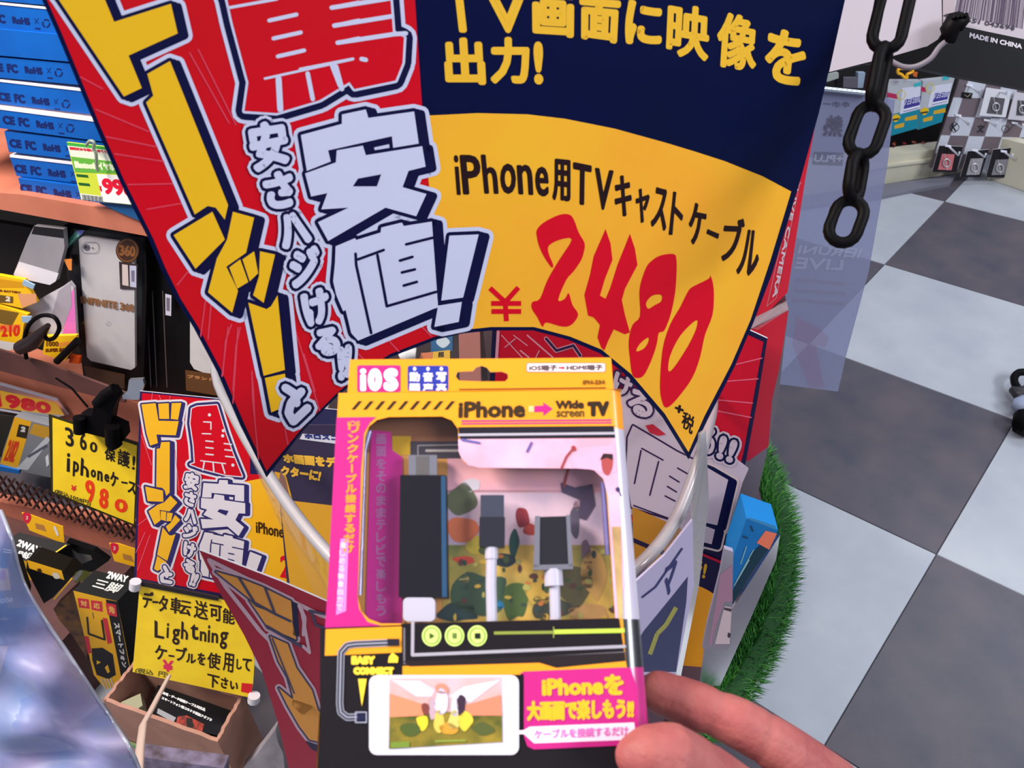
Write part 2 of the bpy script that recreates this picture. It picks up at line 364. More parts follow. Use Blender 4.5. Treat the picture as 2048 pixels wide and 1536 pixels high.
for p, wd in [(c1([(1340, 45), (1620, -5)]), 6), (c1([(1575, 120), (1735, 85)]), 8), (c1([(1600, 225), (1760, 190)]), 8), (c1([(1625, 330), (1780, 295)]), 8), (c1([(1940, 45), (2100, 15)]), 8), (c1([(1960, 150), (2100, 120)]), 8), (c1([(1980, 250), (2100, 225)]), 8),
              (c2([(185, 45), (530, -10)]), 9), (c2([(200, 150), (540, 95)]), 9), (c2([(220, 250), (550, 200), (620, 195)]), 9), (c1([(1550, 460), (2048, 350)]), 5), (c2([(0, 405), (310, 345)]), 6),
              (c1([(1800, 430), (1830, 580)]), 9), (c1([(1965, 390), (2000, 520)]), 10), (c2([(190, 385), (235, 500)]), 10), (c1([(1630, 460), (1640, 640)]), 12)]:
    a.line(p, wd, WHT, 4)
a.line(c2([(360, 345), (385, 350)]), 9, WHT, 4)
a.build('red_lettering', sign)
a = Art(SG, base=2)
for ch, q in (('T', cC([(40, -90), (250, -90), (290, 262), (80, 262)])), ('V', cC([(360, -80), (690, -80), (700, 265), (390, 265)])), ('画', cC([(735, -90), (1075, -60), (1070, 305), (740, 285)])), ('面', cC([(1115, -20), (1450, 5), (1430, 355), (1115, 310)])),
              ('に', cC([(1490, -10), (1790, 40), (1770, 375), (1475, 350)])), ('映', cD([(545, 10), (885, 70), (865, 495), (525, 440)])), ('像', cD([(950, 80), (1275, 150), (1245, 580), (920, 530)])), ('を', cD([(1345, 200), (1670, 290), (1620, 700), (1300, 640)])),
              ('出', cC([(20, 300), (350, 300), (370, 680), (45, 680)])), ('力', cC([(395, 295), (715, 295), (720, 675), (405, 670)])), ('!', cC([(745, 330), (825, 330), (825, 680), (755, 675)]))):
    a.glyph(ch, q, (250, 192, 50), 0, 8.5 if ch not in '像映' else 6.5)
a.build('headline_lettering', sign)
a = Art(SG, base=3); BK = (36, 14, 18)
for ch, q, b in (('i', cE([(108, 40), (145, 40), (170, 360), (133, 360)]), 2.5), ('P', cE([(155, 38), (315, 40), (345, 352), (185, 358)]), 5), ('h', cE([(325, 35), (445, 40), (470, 352), (355, 350)]), 4), ('o', cE([(478, 110), (605, 105), (612, 350), (485, 355)]), 4),
                 ('n', cE([(612, 115), (735, 118), (748, 362), (628, 355)]), 4), ('e', cE([(758, 130), (868, 135), (872, 375), (765, 370)]), 4), ('用', cE([(900, 65), (1045, 80), (1045, 420), (898, 400)]), 4.5), ('T', cE([(1065, 95), (1215, 125), (1205, 450), (1065, 430)]), 4),
                 ('V', cE([(1240, 140), (1390, 165), (1375, 490), (1230, 470)]), 4), ('キ', cE([(1400, 190), (1535, 215), (1535, 540), (1395, 525)]), 4.5), ('ャ', cE([(1570, 300), (1680, 320), (1675, 590), (1555, 580)]), 3.5),
                 ('ス', cF([(440, 90), (550, 120), (530, 455), (400, 410)]), 4), ('ト', cF([(585, 130), (670, 150), (665, 480), (545, 480)]), 3.5), ('ケ', cF([(725, 210), (860, 245), (835, 560), (695, 555)]), 4), ('ー', cF([(860, 430), (955, 470), (945, 515), (850, 470)]), 3),
                 ('ブ', cF([(1005, 340), (1165, 350), (1130, 690), (945, 690)]), 4), ('ル', cF([(1160, 430), (1280, 450), (1270, 820), (1080, 790)]), 3.5), ('+', cG([(805, 830), (875, 850), (865, 920), (795, 890)]), 2.5), ('税', cG([(865, 880), (965, 940), (935, 1085), (850, 1010)]), 1.5)):
    a.glyph(ch, q, BK, 0, b)
a.build('product_name_lettering', sign)
cE2 = lambda p: sp2(cE(p), 3, True)
cF2 = lambda p: sp2(cF(p), 3, True)
a = Art(SG, base=3); PR = (222, 0, 34)
a.poly(cE2([(775, 690), (775, 640), (830, 580), (950, 520), (1030, 515), (1070, 555), (1110, 660), (1155, 740), (1155, 800), (1130, 880), (1070, 970), (1010, 1040), (945, 1200), (1000, 1190), (1030, 1145), (1060, 1240), (1105, 1310), (1080, 1370), (1030, 1410), (960, 1410), (850, 1380), (820, 1415), (780, 1340), (735, 1270), (740, 1215), (800, 1190), (860, 1040), (960, 870), (1055, 715), (960, 718), (872, 765), (870, 830), (905, 915), (892, 940), (830, 850), (790, 760)]), PR)
a.poly(cE([(1155, 1160), (1200, 1000), (1230, 850), (1325, 632), (1365, 750), (1380, 880), (1320, 1030), (1280, 1165), (1325, 1190), (1360, 1110), (1420, 920), (1520, 670), (1560, 790), (1580, 920), (1480, 1110), (1455, 1200), (1480, 1320), (1520, 1460), (1480, 1475), (1390, 1435), (1345, 1530), (1315, 1605), (1290, 1580), (1260, 1500), (1280, 1400), (1230, 1340), (1185, 1325)]), PR)
a.poly(cF2([(410, 690), (480, 645), (590, 632), (612, 680), (612, 800), (600, 950), (570, 1100), (540, 1190), (510, 1250), (470, 1265), (455, 1350), (420, 1460), (360, 1590), (310, 1625), (260, 1600), (240, 1470), (230, 1330), (260, 1200), (320, 1130), (315, 950), (330, 850), (370, 740)]), PR, 0,
       [cF2([(370, 1020), (420, 965), (490, 960), (490, 1010), (440, 1040), (385, 1070)]), cF2([(290, 1410), (320, 1350), (385, 1300), (385, 1340), (350, 1390)])])
a.poly(cF2([(880, 800), (870, 830), (740, 895), (700, 940), (640, 1060), (560, 1200), (500, 1400), (480, 1700), (500, 1820), (525, 1860), (570, 1840), (650, 1750), (740, 1620), (800, 1460), (840, 1280), (900, 1120), (912, 950), (900, 850)]), PR, 0,
       [cF2([(775, 1160), (770, 1230), (720, 1340), (660, 1440), (600, 1530), (560, 1570), (545, 1550), (560, 1450), (620, 1320), (690, 1230)])])
for p in ([(400, 1105), (520, 1215)], [(628, 1100), (525, 1215)], [(522, 1210), (532, 1370)], [(410, 1228), (650, 1228)], [(412, 1292), (650, 1292)]): a.line(cE(p), 10, PR, 0, False, False)
a.build('price_lettering', sign)

# ---- quadratic warp of the big sign's art onto the small signs
def fit_warp(pairs):
    def basis(x, y): x = (x - 600) / 400; y = (y - 450) / 400; return [1, x, y, x * x, x * y, y * y]
    n = 6; A = [[0.0] * n for _ in range(n)]; B = [[0.0] * n, [0.0] * n]
    for (x, y), t in pairs:
        b = basis(x, y)
        for i in range(n):
            for j in range(n): A[i][j] += b[i] * b[j]
            for k in (0, 1): B[k][i] += b[i] * t[k]
    for i in range(n): A[i][i] += 1e-4
    def solve(M, r):
        M = [row[:] + [v] for row, v in zip(M, r)]
        for i in range(n):
            p = max(range(i, n), key=lambda q: abs(M[q][i])); M[i], M[p] = M[p], M[i]
            for j in range(n):
                if j != i:
                    q = M[j][i] / M[i][i]; M[j] = [u - q * v for u, v in zip(M[j], M[i])]
        return [M[i][n] / M[i][i] for i in range(n)]
    cx, cy = solve(A, B[0]), solve(A, B[1])
    return lambda x, y: (sum(c * b for c, b in zip(cx, basis(x, y))), sum(c * b for c, b in zip(cy, basis(x, y))))
cS = crop(0, 750, 3.41333)
pairs = [((340, 122), (341, 879)), ((248, 193), (300, 891)), ((355, 67), (353, 870)), ((390, 429), (315, 974)), ((449, 439), (340, 984)), ((347, 470), (290, 976)), ((391, 538), (294, 1005)), ((464, 626), (308, 1052)),
         ((555, 590), (350, 1068)), ((527, 752), (311, 1107)), ((543, 825), (306, 1134)), ((585, 845), (325, 1160)), ((602, 270), (407, 973)), ((828, 223), (492, 976)), ((832, 432), (480, 1066)), ((656, 482), (407, 1049)),
         ((712, 682), (401, 1163)), ((957, 470), (519, 1110)), ((682, 765), (384, 1175)), ((520, 245), (369, 943))]
wS = fit_warp(pairs)
# ================================================================ far right: shop fixture with hooks
GL_ = through((1761, 369), (1911, 347)); GR_ = through((1972, 356), (2055, 385))
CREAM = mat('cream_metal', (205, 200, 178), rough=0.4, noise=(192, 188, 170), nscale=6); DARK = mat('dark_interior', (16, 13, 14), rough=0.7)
c6 = crop(1648, 0, 5.12); c7 = crop(1600, 150, 4.571); c8 = crop(1200, 800, 3.41333); c9 = crop(1200, 1086, 3.41333)
HW = mat('white_wire', (225, 225, 235), rough=0.25); WH = (225, 225, 228); PUR = (64, 58, 140); TEAL = (20, 128, 148)
g = thing('display_fixture', 'cream metal shop fixture standing on the checkered floor at far right', 'shelf', horiz(0).at(1840, 358))
MB().slab(GL_, [(1590, 336), (1771, 312), (1871, 299), (1990, 284), (1990, 337), (1911, 347), (1761, 369), (1590, 395)], 0.06, CREAM).build('base_board', g)
MB().slab(GL_.off(0.012), c7([(560, 862), (770, 830), (1235, 765), (1235, 790), (770, 850), (560, 890)]), 0.012, CREAM).build('ledge', g)
MB().slab(GR_.off(0.002), [(1975, 270), (2100, 300), (2100, 400), (1972, 356)], 0.04, CREAM).build('base_board', g)
MB().slab(GL_.off(-0.22), [(1560, 20), (2110, 20), (2110, 350), (1560, 372)], 0.03, DARK).build('back_panel', g)
MB().slab(horiz(0.012), [(1600, 392), (1761, 369), (1913, 350), (1900, 366), (1810, 383), (1757, 394), (1600, 415)], 0.012, mat('plinth', (112, 112, 124), rough=0.5)).build('plinth', g)
MB().slab(GL_.off(-0.12), c7([(230, 115), (560, 150), (560, 160), (230, 128)]), 0.006, mat('steel', (190, 200, 210), rough=0.2, metal=0.9)).build('rail', g)
BP = tilt(1880, 230, 2.72, 0.02, -0.33, eps=0.0006); LP = GL_.off(0.03)
# small goods in the dark tray
tr = MB()
for k in range(26):
    x = random.uniform(1785, 1862); y = random.uniform(283, 308); s_ = random.uniform(2, 5)
    tr.slab(GL_.off(-0.05 - 0.002 * k), [(x - s_, y), (x, y - s_ * .6), (x + s_, y + 1), (x, y + s_ * .6)], 0.004, ink(random.choice([(120, 30, 30), (150, 80, 60), (90, 60, 50), (60, 30, 30)])))
o = tr.build('small_goods'); o['kind'] = 'stuff'; tag(o, 'jumble of small red and brown trinkets in the dark tray above the cream ledge', 'trinkets')
def peg(pts, parent, surf, r=1.6):
    """white wire hook: runs out of the panel towards the shopper"""
    a, b = pts; A = surf.at(*a); B = surf.off(0.05).at(*b); up = Vector((0, 0, 0.012)); mb = MB(); mb.tube([A, B, B + up], 0.0032, HW, 6)
    mb.slab(surf.off(0.006), [(a[0] - 6, a[1] - 3), (a[0] + 6, a[1] - 1), (a[0] + 6, a[1] + 3), (a[0] - 6, a[1] + 1)], 0.004, HW); mb.build('hook', parent)
pb = thing('checkered_display_board', 'grey and white checkered hook board behind the black phone ring cards', 'display board', BP.at(1900, 330))
colx = [1345, 1430, 1600, 1745, 1900, 2060, 2200]; rowy = [40, 205, 380, 550, 715, 850]
def cp(c, r): y = rowy[r]; return (colx[c] - 0.33 * (y - 380), y + (colx[c] - 1345) * 0.03)
MB().slab(BP, c7([cp(0, 0), cp(6, 0), cp(6, 5), cp(0, 5)]), 0.012, ink((110, 98, 104))).build('board', pb)
a = Art(BP)
for c in range(6):
    for r in range(5):
        if (c + r) % 2: a.poly(c7([cp(c, r), cp(c + 1, r), cp(c + 1, r + 1), cp(c, r + 1)]), (196, 200, 210))
a.glyph('K', c7([(1390, 445), (1445, 445), (1430, 515), (1380, 510)]), (40, 40, 50), 1, 1.2); a.line(c7(sp2([(1415, 430), (1455, 480), (1410, 525), (1370, 480)], 4, True)), 1.2, (40, 40, 50), 1, True)
a.glyph('文', c7([(1625, 450), (1690, 455), (1680, 530), (1615, 525)]), (50, 46, 52), 1, 1.2); a.line(c7(sp2([(1870, 460), (1915, 490), (1870, 530), (1845, 490)], 4, True)), 1.2, (60, 56, 62), 1, True)
a.poly(c7([(1480, 155), (1580, 165), (1565, 220), (1470, 210)]), (26, 24, 26), 1); a.line(c7([(1505, 180), (1530, 200), (1560, 175)]), 1, (180, 170, 150), 2)
a.build('checker_print', pb)
for p in [((1550, 95), (1635, 165)), ((1790, 140), (1885, 175)), ((1450, 370), (1540, 455)), ((1710, 415), (1790, 468)), ((1965, 440), (2030, 480))]:
    peg(c7(p), pb, BP)
# carded phone rings
RG = (150, 146, 150)
for nm, q, base, rc, ring, pg, lab in (
    ('ring_card', [(1705, 115), (1935, 150), (1880, 388), (1640, 372)], (214, 214, 220), (90, 86, 92), [(1745, 200), (1875, 215), (1845, 365), (1705, 350)], None, 'white carded phone ring in a clear pouch on the upper row of the checkered board'),
    ('ring_card', [(1965, 155), (2120, 180), (2070, 420), (1900, 405)], (200, 196, 204), (84, 80, 86), [(1990, 230), (2110, 240), (2070, 375), (1975, 370)], None, 'white carded phone ring cut by the right edge of the photo'),
    ('ring_card', [(1275, 645), (1490, 655), (1430, 890), (1208, 885)], (24, 20, 26), (196, 112, 118), [(1300, 720), (1415, 725), (1385, 870), (1260, 865)], ((1355, 650), (1450, 735)), 'black card with a pink phone ring, leftmost of the lower row'),
    ('ring_card', [(1535, 697), (1728, 680), (1650, 935), (1465, 932)], (24, 21, 28), RG, [(1560, 765), (1680, 760), (1640, 910), (1520, 915)], ((1600, 690), (1690, 750)), 'black card with a grey phone ring, middle of the lower row'),
    ('ring_card', [(1765, 680), (1952, 665), (1880, 940), (1700, 935)], (26, 22, 28), (126, 122, 128), [(1790, 775), (1905, 770), (1870, 910), (1750, 915)], ((1865, 700), (1935, 755)), 'black card with a dark grey phone ring next to the blue card'),
    ('blue_card', [(1965, 625), (2100, 650), (2080, 815), (1930, 785)], (20, 54, 120), (150, 170, 200), [(2010, 700), (2060, 705), (2055, 740), (2005, 735)], None, 'blue card at the right edge below the ring cards')):
    S = BP.off(0.03 if base[0] < 100 else 0.02); r = thing(nm, lab, 'phone accessory', S.at(*c7([q[2]])[0]), 'carded phone rings on hooks' if nm == 'ring_card' else None)
    MB().slab(S, c7(q), 0.003, ink(base), ink((214, 210, 214))).build('card', r)
    a = Art(S); rp = c7(ring); a.poly(rp, rc, 0)
    cx = sum(p[0] for p in rp) / 4; cy = sum(p[1] for p in rp) / 4
    if nm == 'ring_card':
        MB().tube([S.off(0.004).at(cx + 7 * math.cos(t * .63), cy + 2 + 8 * math.sin(t * .63)) for t in range(10)], 0.0022, mat('ring_metal', (210, 208, 212), rough=0.3, metal=0.7), 6, True).build('ring', r)
        a.line([lerp(rp[0], rp[1], .2), lerp(rp[2], rp[3], .3)], 1, (200, 198, 204), 1)
    a.build('printed_panel', r)
    if pg: peg(c7(pg), r, S)
# teal packs
for q, wq, pq, lab in (([(650, 830), (1000, 830), (960, 1312), (672, 1395)], [(800, 900), (985, 880), (985, 1115), (775, 1170)], [(830, 1022), (990, 980), (975, 1105), (812, 1145)], 'teal and clear hanging pack with a purple panel, nearer the hanging chain'),
                      ([(1012, 830), (1340, 795), (1205, 1250), (962, 1330)], [(1110, 880), (1310, 850), (1270, 1060), (1060, 1100)], [(1140, 955), (1290, 935), (1255, 1040), (1105, 1075)], 'teal hanging pack half in shadow, next to the checkered board')):
    S = LP.off(0.05 if q[0][0] < 900 else 0.03); r = thing('hanging_pack', lab, 'package', S.at(*c6([q[3]])[0]), 'teal hanging packs on hooks')
    MB().slab(S, c6(q), 0.02, mat('clear_top', (176, 178, 184), rough=0.25)).build('pack_body', r)
    a = Art(S, base=4); m_ = [lerp(q[0], q[3], .62), lerp(q[1], q[2], .55)]
    a.poly(c6([m_[0], m_[1], q[2], q[3]]), TEAL, 0); a.poly(c6(wq), (206, 206, 222), 1); a.poly(c6(pq), PUR, 2)
    a.glyph('1日2回', c6([lerp(pq[0], pq[1], .1), lerp(pq[0], pq[1], .92), lerp(pq[1], pq[2], .5), lerp(pq[0], pq[3], .5)]), (220, 220, 236), 3, .2)
    a.poly(c6([lerp(pq[3], pq[0], .22), lerp(pq[2], pq[1], .22), lerp(pq[2], pq[1], .06), lerp(pq[3], pq[0], .06)]), (226, 226, 236), 3)
    x0, y0 = pq[3]
    a.poly(c6([(x0 + 20, y0 + 60), (x0 + 140, y0 + 30), (x0 + 140, y0 + 75), (x0 + 15, y0 + 95)]), (204, 160, 40), 1); a.poly(c6([(x0 - 90, y0 + 140), (x0 + 10, y0 + 110), (x0 + 5, y0 + 155), (x0 - 90, y0 + 175)]), (204, 160, 40), 1)
    a.poly(c6(sp2([(x0 - 120, y0 + 60), (x0 - 70, y0 + 25), (x0 - 30, y0 + 55), (x0 - 80, y0 + 105)], 4, True)), (220, 180, 30), 2); a.poly(c6([(x0 - 115, y0 + 75), (x0 - 40, y0 + 62), (x0 - 45, y0 + 80), (x0 - 112, y0 + 92)]), (50, 40, 30), 3)
    a.line(c6(sp2([(x0 - 20, y0 - 220), (x0 + 25, y0 - 180), (x0 - 20, y0 - 120), (x0 - 60, y0 - 170)], 4, True)), 1.6, (200, 190, 60), 2, True); a.poly(c6([(x0 - 170, y0 - 200), (x0 - 70, y0 - 180), (x0 - 60, y0 - 130), (x0 - 160, y0 - 150)]), (176, 40, 84), 1)
    a.poly(c6([(x0 + 110, y0 - 290), (x0 + 185, y0 - 310), (x0 + 180, y0 - 265), (x0 + 110, y0 - 250)]), (60, 170, 180), 2); a.build('printed_front', r)
# yellow rubber chick-shaped cord clip behind
S = LP.off(0.08); cl = thing('yellow_cord_clip', 'bright yellow outlined clip hanging above the teal packs', 'clip', S.at(1808, 150))
MB().tube([S.at(*p) for p in c6(sp2([(760, 710), (830, 700), (905, 710), (900, 740), (850, 760), (850, 800), (820, 790), (790, 760), (760, 750)], 3, True))], 0.0045, mat('yellow_rubber', (240, 176, 30), rough=0.4), 6, True).build('loop', cl)
MB().slab(S, c6([(915, 735), (960, 740), (950, 790), (915, 780)]), 0.004, ink((200, 96, 40))).build('charm', cl)
# dark blister goods behind the film
for k, (q, col) in enumerate((([(20, 760), (150, 745), (150, 800), (30, 840)], (160, 166, 160)), ([(140, 790), (200, 760), (190, 900), (130, 890)], (20, 18, 20)), ([(200, 800), (345, 800), (345, 905), (195, 895)], (96, 90, 100)), ([(350, 745), (425, 745), (400, 900), (345, 900)], (150, 165, 185)))):
    MB().slab(LP.off(-0.03 - 0.01 * k), c6(q), 0.015, ink(col)).build('blister_card', g)

# ================================================================ turf covered round stand
ST = Vector((-0.66, 0.53, 0.0)); SZ = 0.452; SR = 0.488
st = thing('round_stand', 'round display stand covered with green artificial turf', 'stand', ST)
def outline_of(k=1.0, n=48):
    c = Vector((ST.x + .25, ST.y)); pts = [(ST.x + SR * math.cos(math.radians(t)), ST.y + SR * math.sin(math.radians(t))) for t in [-62 + 147 * i / n for i in range(n + 1)]]
    pts += [(-0.60, 0.82), (-0.60, 0.60), (-0.575, 0.42), (-0.53, 0.26)]
    return [(c.x + (x - c.x) * k, c.y + (y - c.y) * k) for x, y in pts]
def disc(z0, z1, k0, k1, m):
    a_, b_ = outline_of(k0), outline_of(k1); n = len(a_)
    return MB().add([(x, y, z0) for x, y in a_] + [(x, y, z1) for x, y in b_], [(i, (i + 1) % n, n + (i + 1) % n, n + i) for i in range(n)] + [tuple(range(n, 2 * n)), tuple(range(n))[::-1]], m)
disc(0, SZ - 0.03, 0.72, 0.82, mat('stand_side', (60, 56, 62), rough=0.6)).build('drum', st)
disc(SZ - 0.03, SZ, 1, 1, mat('turf_backing', (22, 62, 24), rough=0.9)).build('turf_base', st)
gm = [mat('grass_a', (32, 96, 28), rough=0.6), mat('grass_b', (22, 84, 26), rough=0.6), mat('grass_c', (60, 122, 46), rough=0.6)]
tb = MB()
for k in range(30000):
    ang = math.radians(random.uniform(-62, 85) if k < 5000 else random.uniform(-60, 50))
    rr = SR * math.sqrt(random.uniform(0.74, 1.02)); edge = rr > SR * 0.965
    x = ST.x + rr * math.cos(ang); y = ST.y + rr * math.sin(ang); h = random.uniform(.009, .018); ta = random.uniform(0, 6.28)
    lx, ly = math.cos(ta) * .007, math.sin(ta) * .007; z = SZ
    if edge: lx += math.cos(ang) * .010; ly += math.sin(ang) * .010; z -= random.uniform(0, .03); h *= 0.6
    wx, wy = -math.sin(ta) * .0009, math.cos(ta) * .0009
    tb.add([(x - wx, y - wy, z), (x + wx, y + wy, z), (x + lx, y + ly, z + h)], [(0, 1, 2)], gm[k % 3 if k % 5 else 2])
o = tb.build('turf_blades', st); o['kind'] = 'stuff'
disc(SZ, SZ + 0.02, 0.86, 0.86, mat('purple_black_shade', (56, 40, 52), rough=0.45)).build('tray', st)  # purple-black base, shade inside the turf ring put into its colour

# ================================================================ clear bin around the goods
rim_px = [(433, 752), (470, 835), (515, 915), (560, 985), (620, 1065), (700, 1150), (800, 1215), (930, 1250), (1080, 1245), (1200, 1190), (1285, 1125), (1345, 1050), (1385, 960), (1412, 870), (1425, 790), (1400, 700), (1300, 610), (1150, 560), (950, 540), (750, 560), (560, 620), (450, 690)]
RZ = 0.865; rim = [horiz(RZ).at(x, y) for x, y in rim_px]; rim = spline(rim, 4, True); cen = sum(rim, Vector()) / len(rim)
bn = thing('clear_bin', 'large clear acrylic bin with a thick rim holding the sale boards', 'bin', Vector((cen.x, cen.y, SZ + .02)))
CLR = clear('acrylic', (0.97, 0.975, 0.98), 0.05, (200, 200, 210), 0.06, 0.05)
mb = MB(); n = len(rim); lo = [Vector((cen.x + (p.x - cen.x) * .86, cen.y + (p.y - cen.y) * .86, SZ + .021)) for p in rim]
mb.add(rim + lo, [(i, (i + 1) % n, n + (i + 1) % n, n + i) for i in range(n)], CLR, True); mb.build('wall', bn)
mb = MB(); RIMM = clear('acrylic_rim', (0.9, 0.9, 0.93), 0.45, (205, 200, 205), 0.12, 0.25)
mb.tube(rim, 0.0048, RIMM, 8, True); mb.build('rim', bn)

# ================================================================ red cartons and the second board behind on the right
REDC = mat('carton_red', (206, 30, 52), rough=0.4); GREYC = mat('carton_grey', (128, 116, 122), rough=0.5, noise=(116, 106, 114), nscale=8)
S2 = upright(1540, 800, 0.70, -10); S1 = S2.off(-0.012)
bk = Vector((-S1.n.x, -S1.n.y, 0)).normalized() * 0.10
u = thing('red_carton', 'tall red camera carton behind the right edge of the big price sign', 'box', S1.at(1560, 600))
MB().slab(S1, [(1380, 215), (1637, 215), (1612, 350), (1575, 585), (1505, 655), (1380, 655)], 0, REDC, REDC, back=bk).build('carton', u)
a = Art(S1); a.line(cF([(1610, 60), (1540, 150), (1335, 1050), (1410, 985), (1500, 540), (1600, 60)]), 1.2, (206, 130, 140), 0)
a.glyph('LIVE CAMERA', cF([(1590, 110), (1412, 990), (1378, 978), (1556, 100)]), (214, 190, 200), 1, 1.2); a.build('lettering', u)
u = thing('red_carton', 'red and grey carton standing lower, beside the green turf edge', 'box', S2.at(1470, 1330))
MB().slab(S2, [(1577, 620), (1556, 800), (1537, 890), (1505, 1034), (1440, 1330), (1150, 1330), (1150, 700), (1430, 700), (1500, 658)], 0, GREYC, GREYC, back=bk * 1.2).build('carton', u)
a = Art(S2); a.poly([(1577, 621), (1558, 740), (1544, 800), (1537, 893), (1497, 922), (1300, 922), (1300, 700), (1440, 695), (1500, 660)], REDC); a.build('red_print', u)
MB().slab(S2.off(0.004), [(1505, 657), (1560, 612), (1577, 619), (1516, 660)], 0.004, CLR).build('tape', u)
S3 = S2.off(0.012); b2 = thing('sale_board', 'laminated sale board with slanted slogan lettering standing behind the clear bin rim', 'sign', S3.at(1390, 1330))
MB().slab(S3, [(1000, 430), (1535, 677), (1515, 800), (1493, 917), (1458, 1064), (1417, 1250), (1395, 1345), (950, 1345), (985, 650)], 0.0015, ink((24, 18, 60)), ink((200, 200, 205))).build('panel', b2)
a = Art(S3); PW = (206, 184, 194); NP = (52, 26, 70)
a.poly([(1005, 445), (1527, 684), (1487, 905), (1446, 1062), (1400, 1085), (985, 960), (993, 660)], ink((204, 8, 40)), 0)
for p in ([(1290, 515), (1495, 465)], [(1220, 650), (1465, 630)], [(1150, 800), (1420, 825)], [(1100, 880), (1410, 940)]): a.line(cG(p), 2.4, (230, 100, 124), 1)
a.build('red_field', b2)
a = Art(S3, base=3)
W0 = c8([(-20, 0), (250, -60), (420, 60), (640, 250), (830, 340), (1000, 470), (960, 560), (860, 900), (700, 1010), (200, 760), (-60, 700)])
a.fat(W0, 8, PW, 0); a.fat(c8([(190, 255), (225, 175), (420, 290), (520, 350), (700, 440), (640, 640), (540, 830), (215, 730), (180, 500)]), 7, NP, 1); a.poly(c8([(190, 255), (225, 175), (420, 290), (520, 350), (700, 440), (640, 640), (540, 830), (215, 730), (180, 500)]), PW, 2)
a.poly(c8([(310, 175), (360, 165), (450, 235), (400, 245), (340, 225)]), (200, 40, 60), 3)
for p in ([(285, 330), (430, 410)], [(280, 345), (235, 570)], [(400, 420), (340, 650)], [(530, 465), (612, 512)], [(475, 520), (540, 560)], [(460, 590), (522, 628)], [(445, 655), (512, 690)], [(230, 720), (500, 820)]): a.line(c8(p), 3, NP, 3)
for p, wd in ((cG([(640, 1300), (480, 1180)]), 0.1),): pass
a.glyph('る', cG([(430, 690), (640, 760), (610, 960), (420, 900)]), PW, 4, 6, outs=((4, NP, 3),)); a.glyph('け', cG([(320, 560), (470, 640), (430, 790), (300, 720)]), PW, 4, 5, outs=((4, NP, 3),))
a.glyph('ろ', cG([(1035, 1010), (1135, 1040), (1105, 1250), (1010, 1215)]), PW, 5, 5, outs=((4.5, NV2, 4), (9, PW, 3)))
a.glyph('!!', cG([(1165, 1075), (1310, 1130), (1255, 1310), (1125, 1265)]), PW, 5, 6, outs=((4.5, NV2, 4), (9, PW, 3)))
a.outlined([c8([(720, 455), (875, 545), (800, 855), (660, 825)]), c8([(695, 850), (785, 885), (762, 985), (655, 958)])], ink(PW), 6, 4, (12, 5), ink(NV2), ink((220, 196, 190)), 3)
a.build('white_lettering', b2)
a = Art(S3, base=9)
a.poly(c8([(220, 730), (520, 860), (660, 960), (640, 1060), (500, 1020), (430, 1180), (230, 1120)]), (196, 130, 40)); a.poly(c8([(225, 940), (440, 1030), (430, 1060), (220, 970)]), (40, 26, 60), 1)
a.poly(c8([(620, 1010), (800, 1110), (830, 1110), (740, 1500), (560, 1400)]), (26, 18, 62), 1); a.line(c8([(640, 1030), (830, 1110)]), 5, (190, 20, 50), 2)
a.poly(c8(sp2([(600, 1262), (620, 1252), (700, 1280), (770, 1320), (780, 1345), (750, 1480), (700, 1850), (560, 1850), (580, 1500)], 3, True)), (240, 158, 40), 2)
a.glyph('ラ!', c8([(630, 1075), (735, 1115), (715, 1225), (610, 1190)]), (226, 170, 40), 2, 3); a.build('lower_field', b2)
a = Art(S3, base=3); KW = (226, 150, 165)
for p, wd in (([(1160, 40), (1150, 200)], 6), ([(1180, 60), (1300, 190)], 2), ([(1250, 60), (1330, 120)], 2), ([(1330, 60), (1480, 190)], 3), ([(1200, 130), (1260, 80)], 2), ([(1400, 150), (1380, 190)], 2), ([(1290, 150), (1340, 190)], 3)):
    a.line(crop(600, 650, 2.926)(p), wd, KW, 0)
a.line(crop(600, 650, 2.926)([(1440, 80), (1500, 150), (1600, 120), (1640, 180)]), 9, KW, 0); a.line(crop(600, 650, 2.926)([(1440, 80), (1500, 150), (1600, 120), (1640, 180)]), 5, NP, 1); a.build('red_lettering', b2)

# third board, low inside the bin on the left
S4 = tilt(640, 1000, 0.74, 0.05, -0.3); b3 = thing('navy_board', 'navy and orange printed board low inside the bin, left of the held package', 'sign', S4.at(640, 1240))
MB().slab(S4, [(548, 905), (610, 850), (760, 850), (760, 1480), (640, 1480), (575, 1180), (560, 1010)], 0.0015, ink((52, 44, 66))).build('panel', b3)
a = Art(S4); a.poly(cT([(610, 1200), (700, 1220), (760, 1440), (1100, 1480), (1400, 1500), (1450, 3380), (1010, 3380), (740, 2170), (660, 1490)]), (206, 148, 40)); a.poly(cT([(660, 1180), (700, 1260), (730, 1400), (640, 1350)]), (130, 92, 84), 1)
a.poly(cT([(840, 890), (1400, 930), (1400, 1010), (815, 935)]), (200, 196, 206), 1); a.glyph('ホロスコ', cT([(850, 890), (1130, 900), (1130, 950), (860, 930)]), (40, 50, 110), 2, 2)
a.glyph('ホ画面をデ', cT([(670, 1050), (1120, 1080), (1120, 1175), (690, 1130)]), (226, 172, 60), 1, 3); a.glyph('クターに!', cT([(655, 1150), (1000, 1190), (980, 1285), (670, 1230)]), (226, 172, 60), 1, 3)
a.build('lettering', b3)

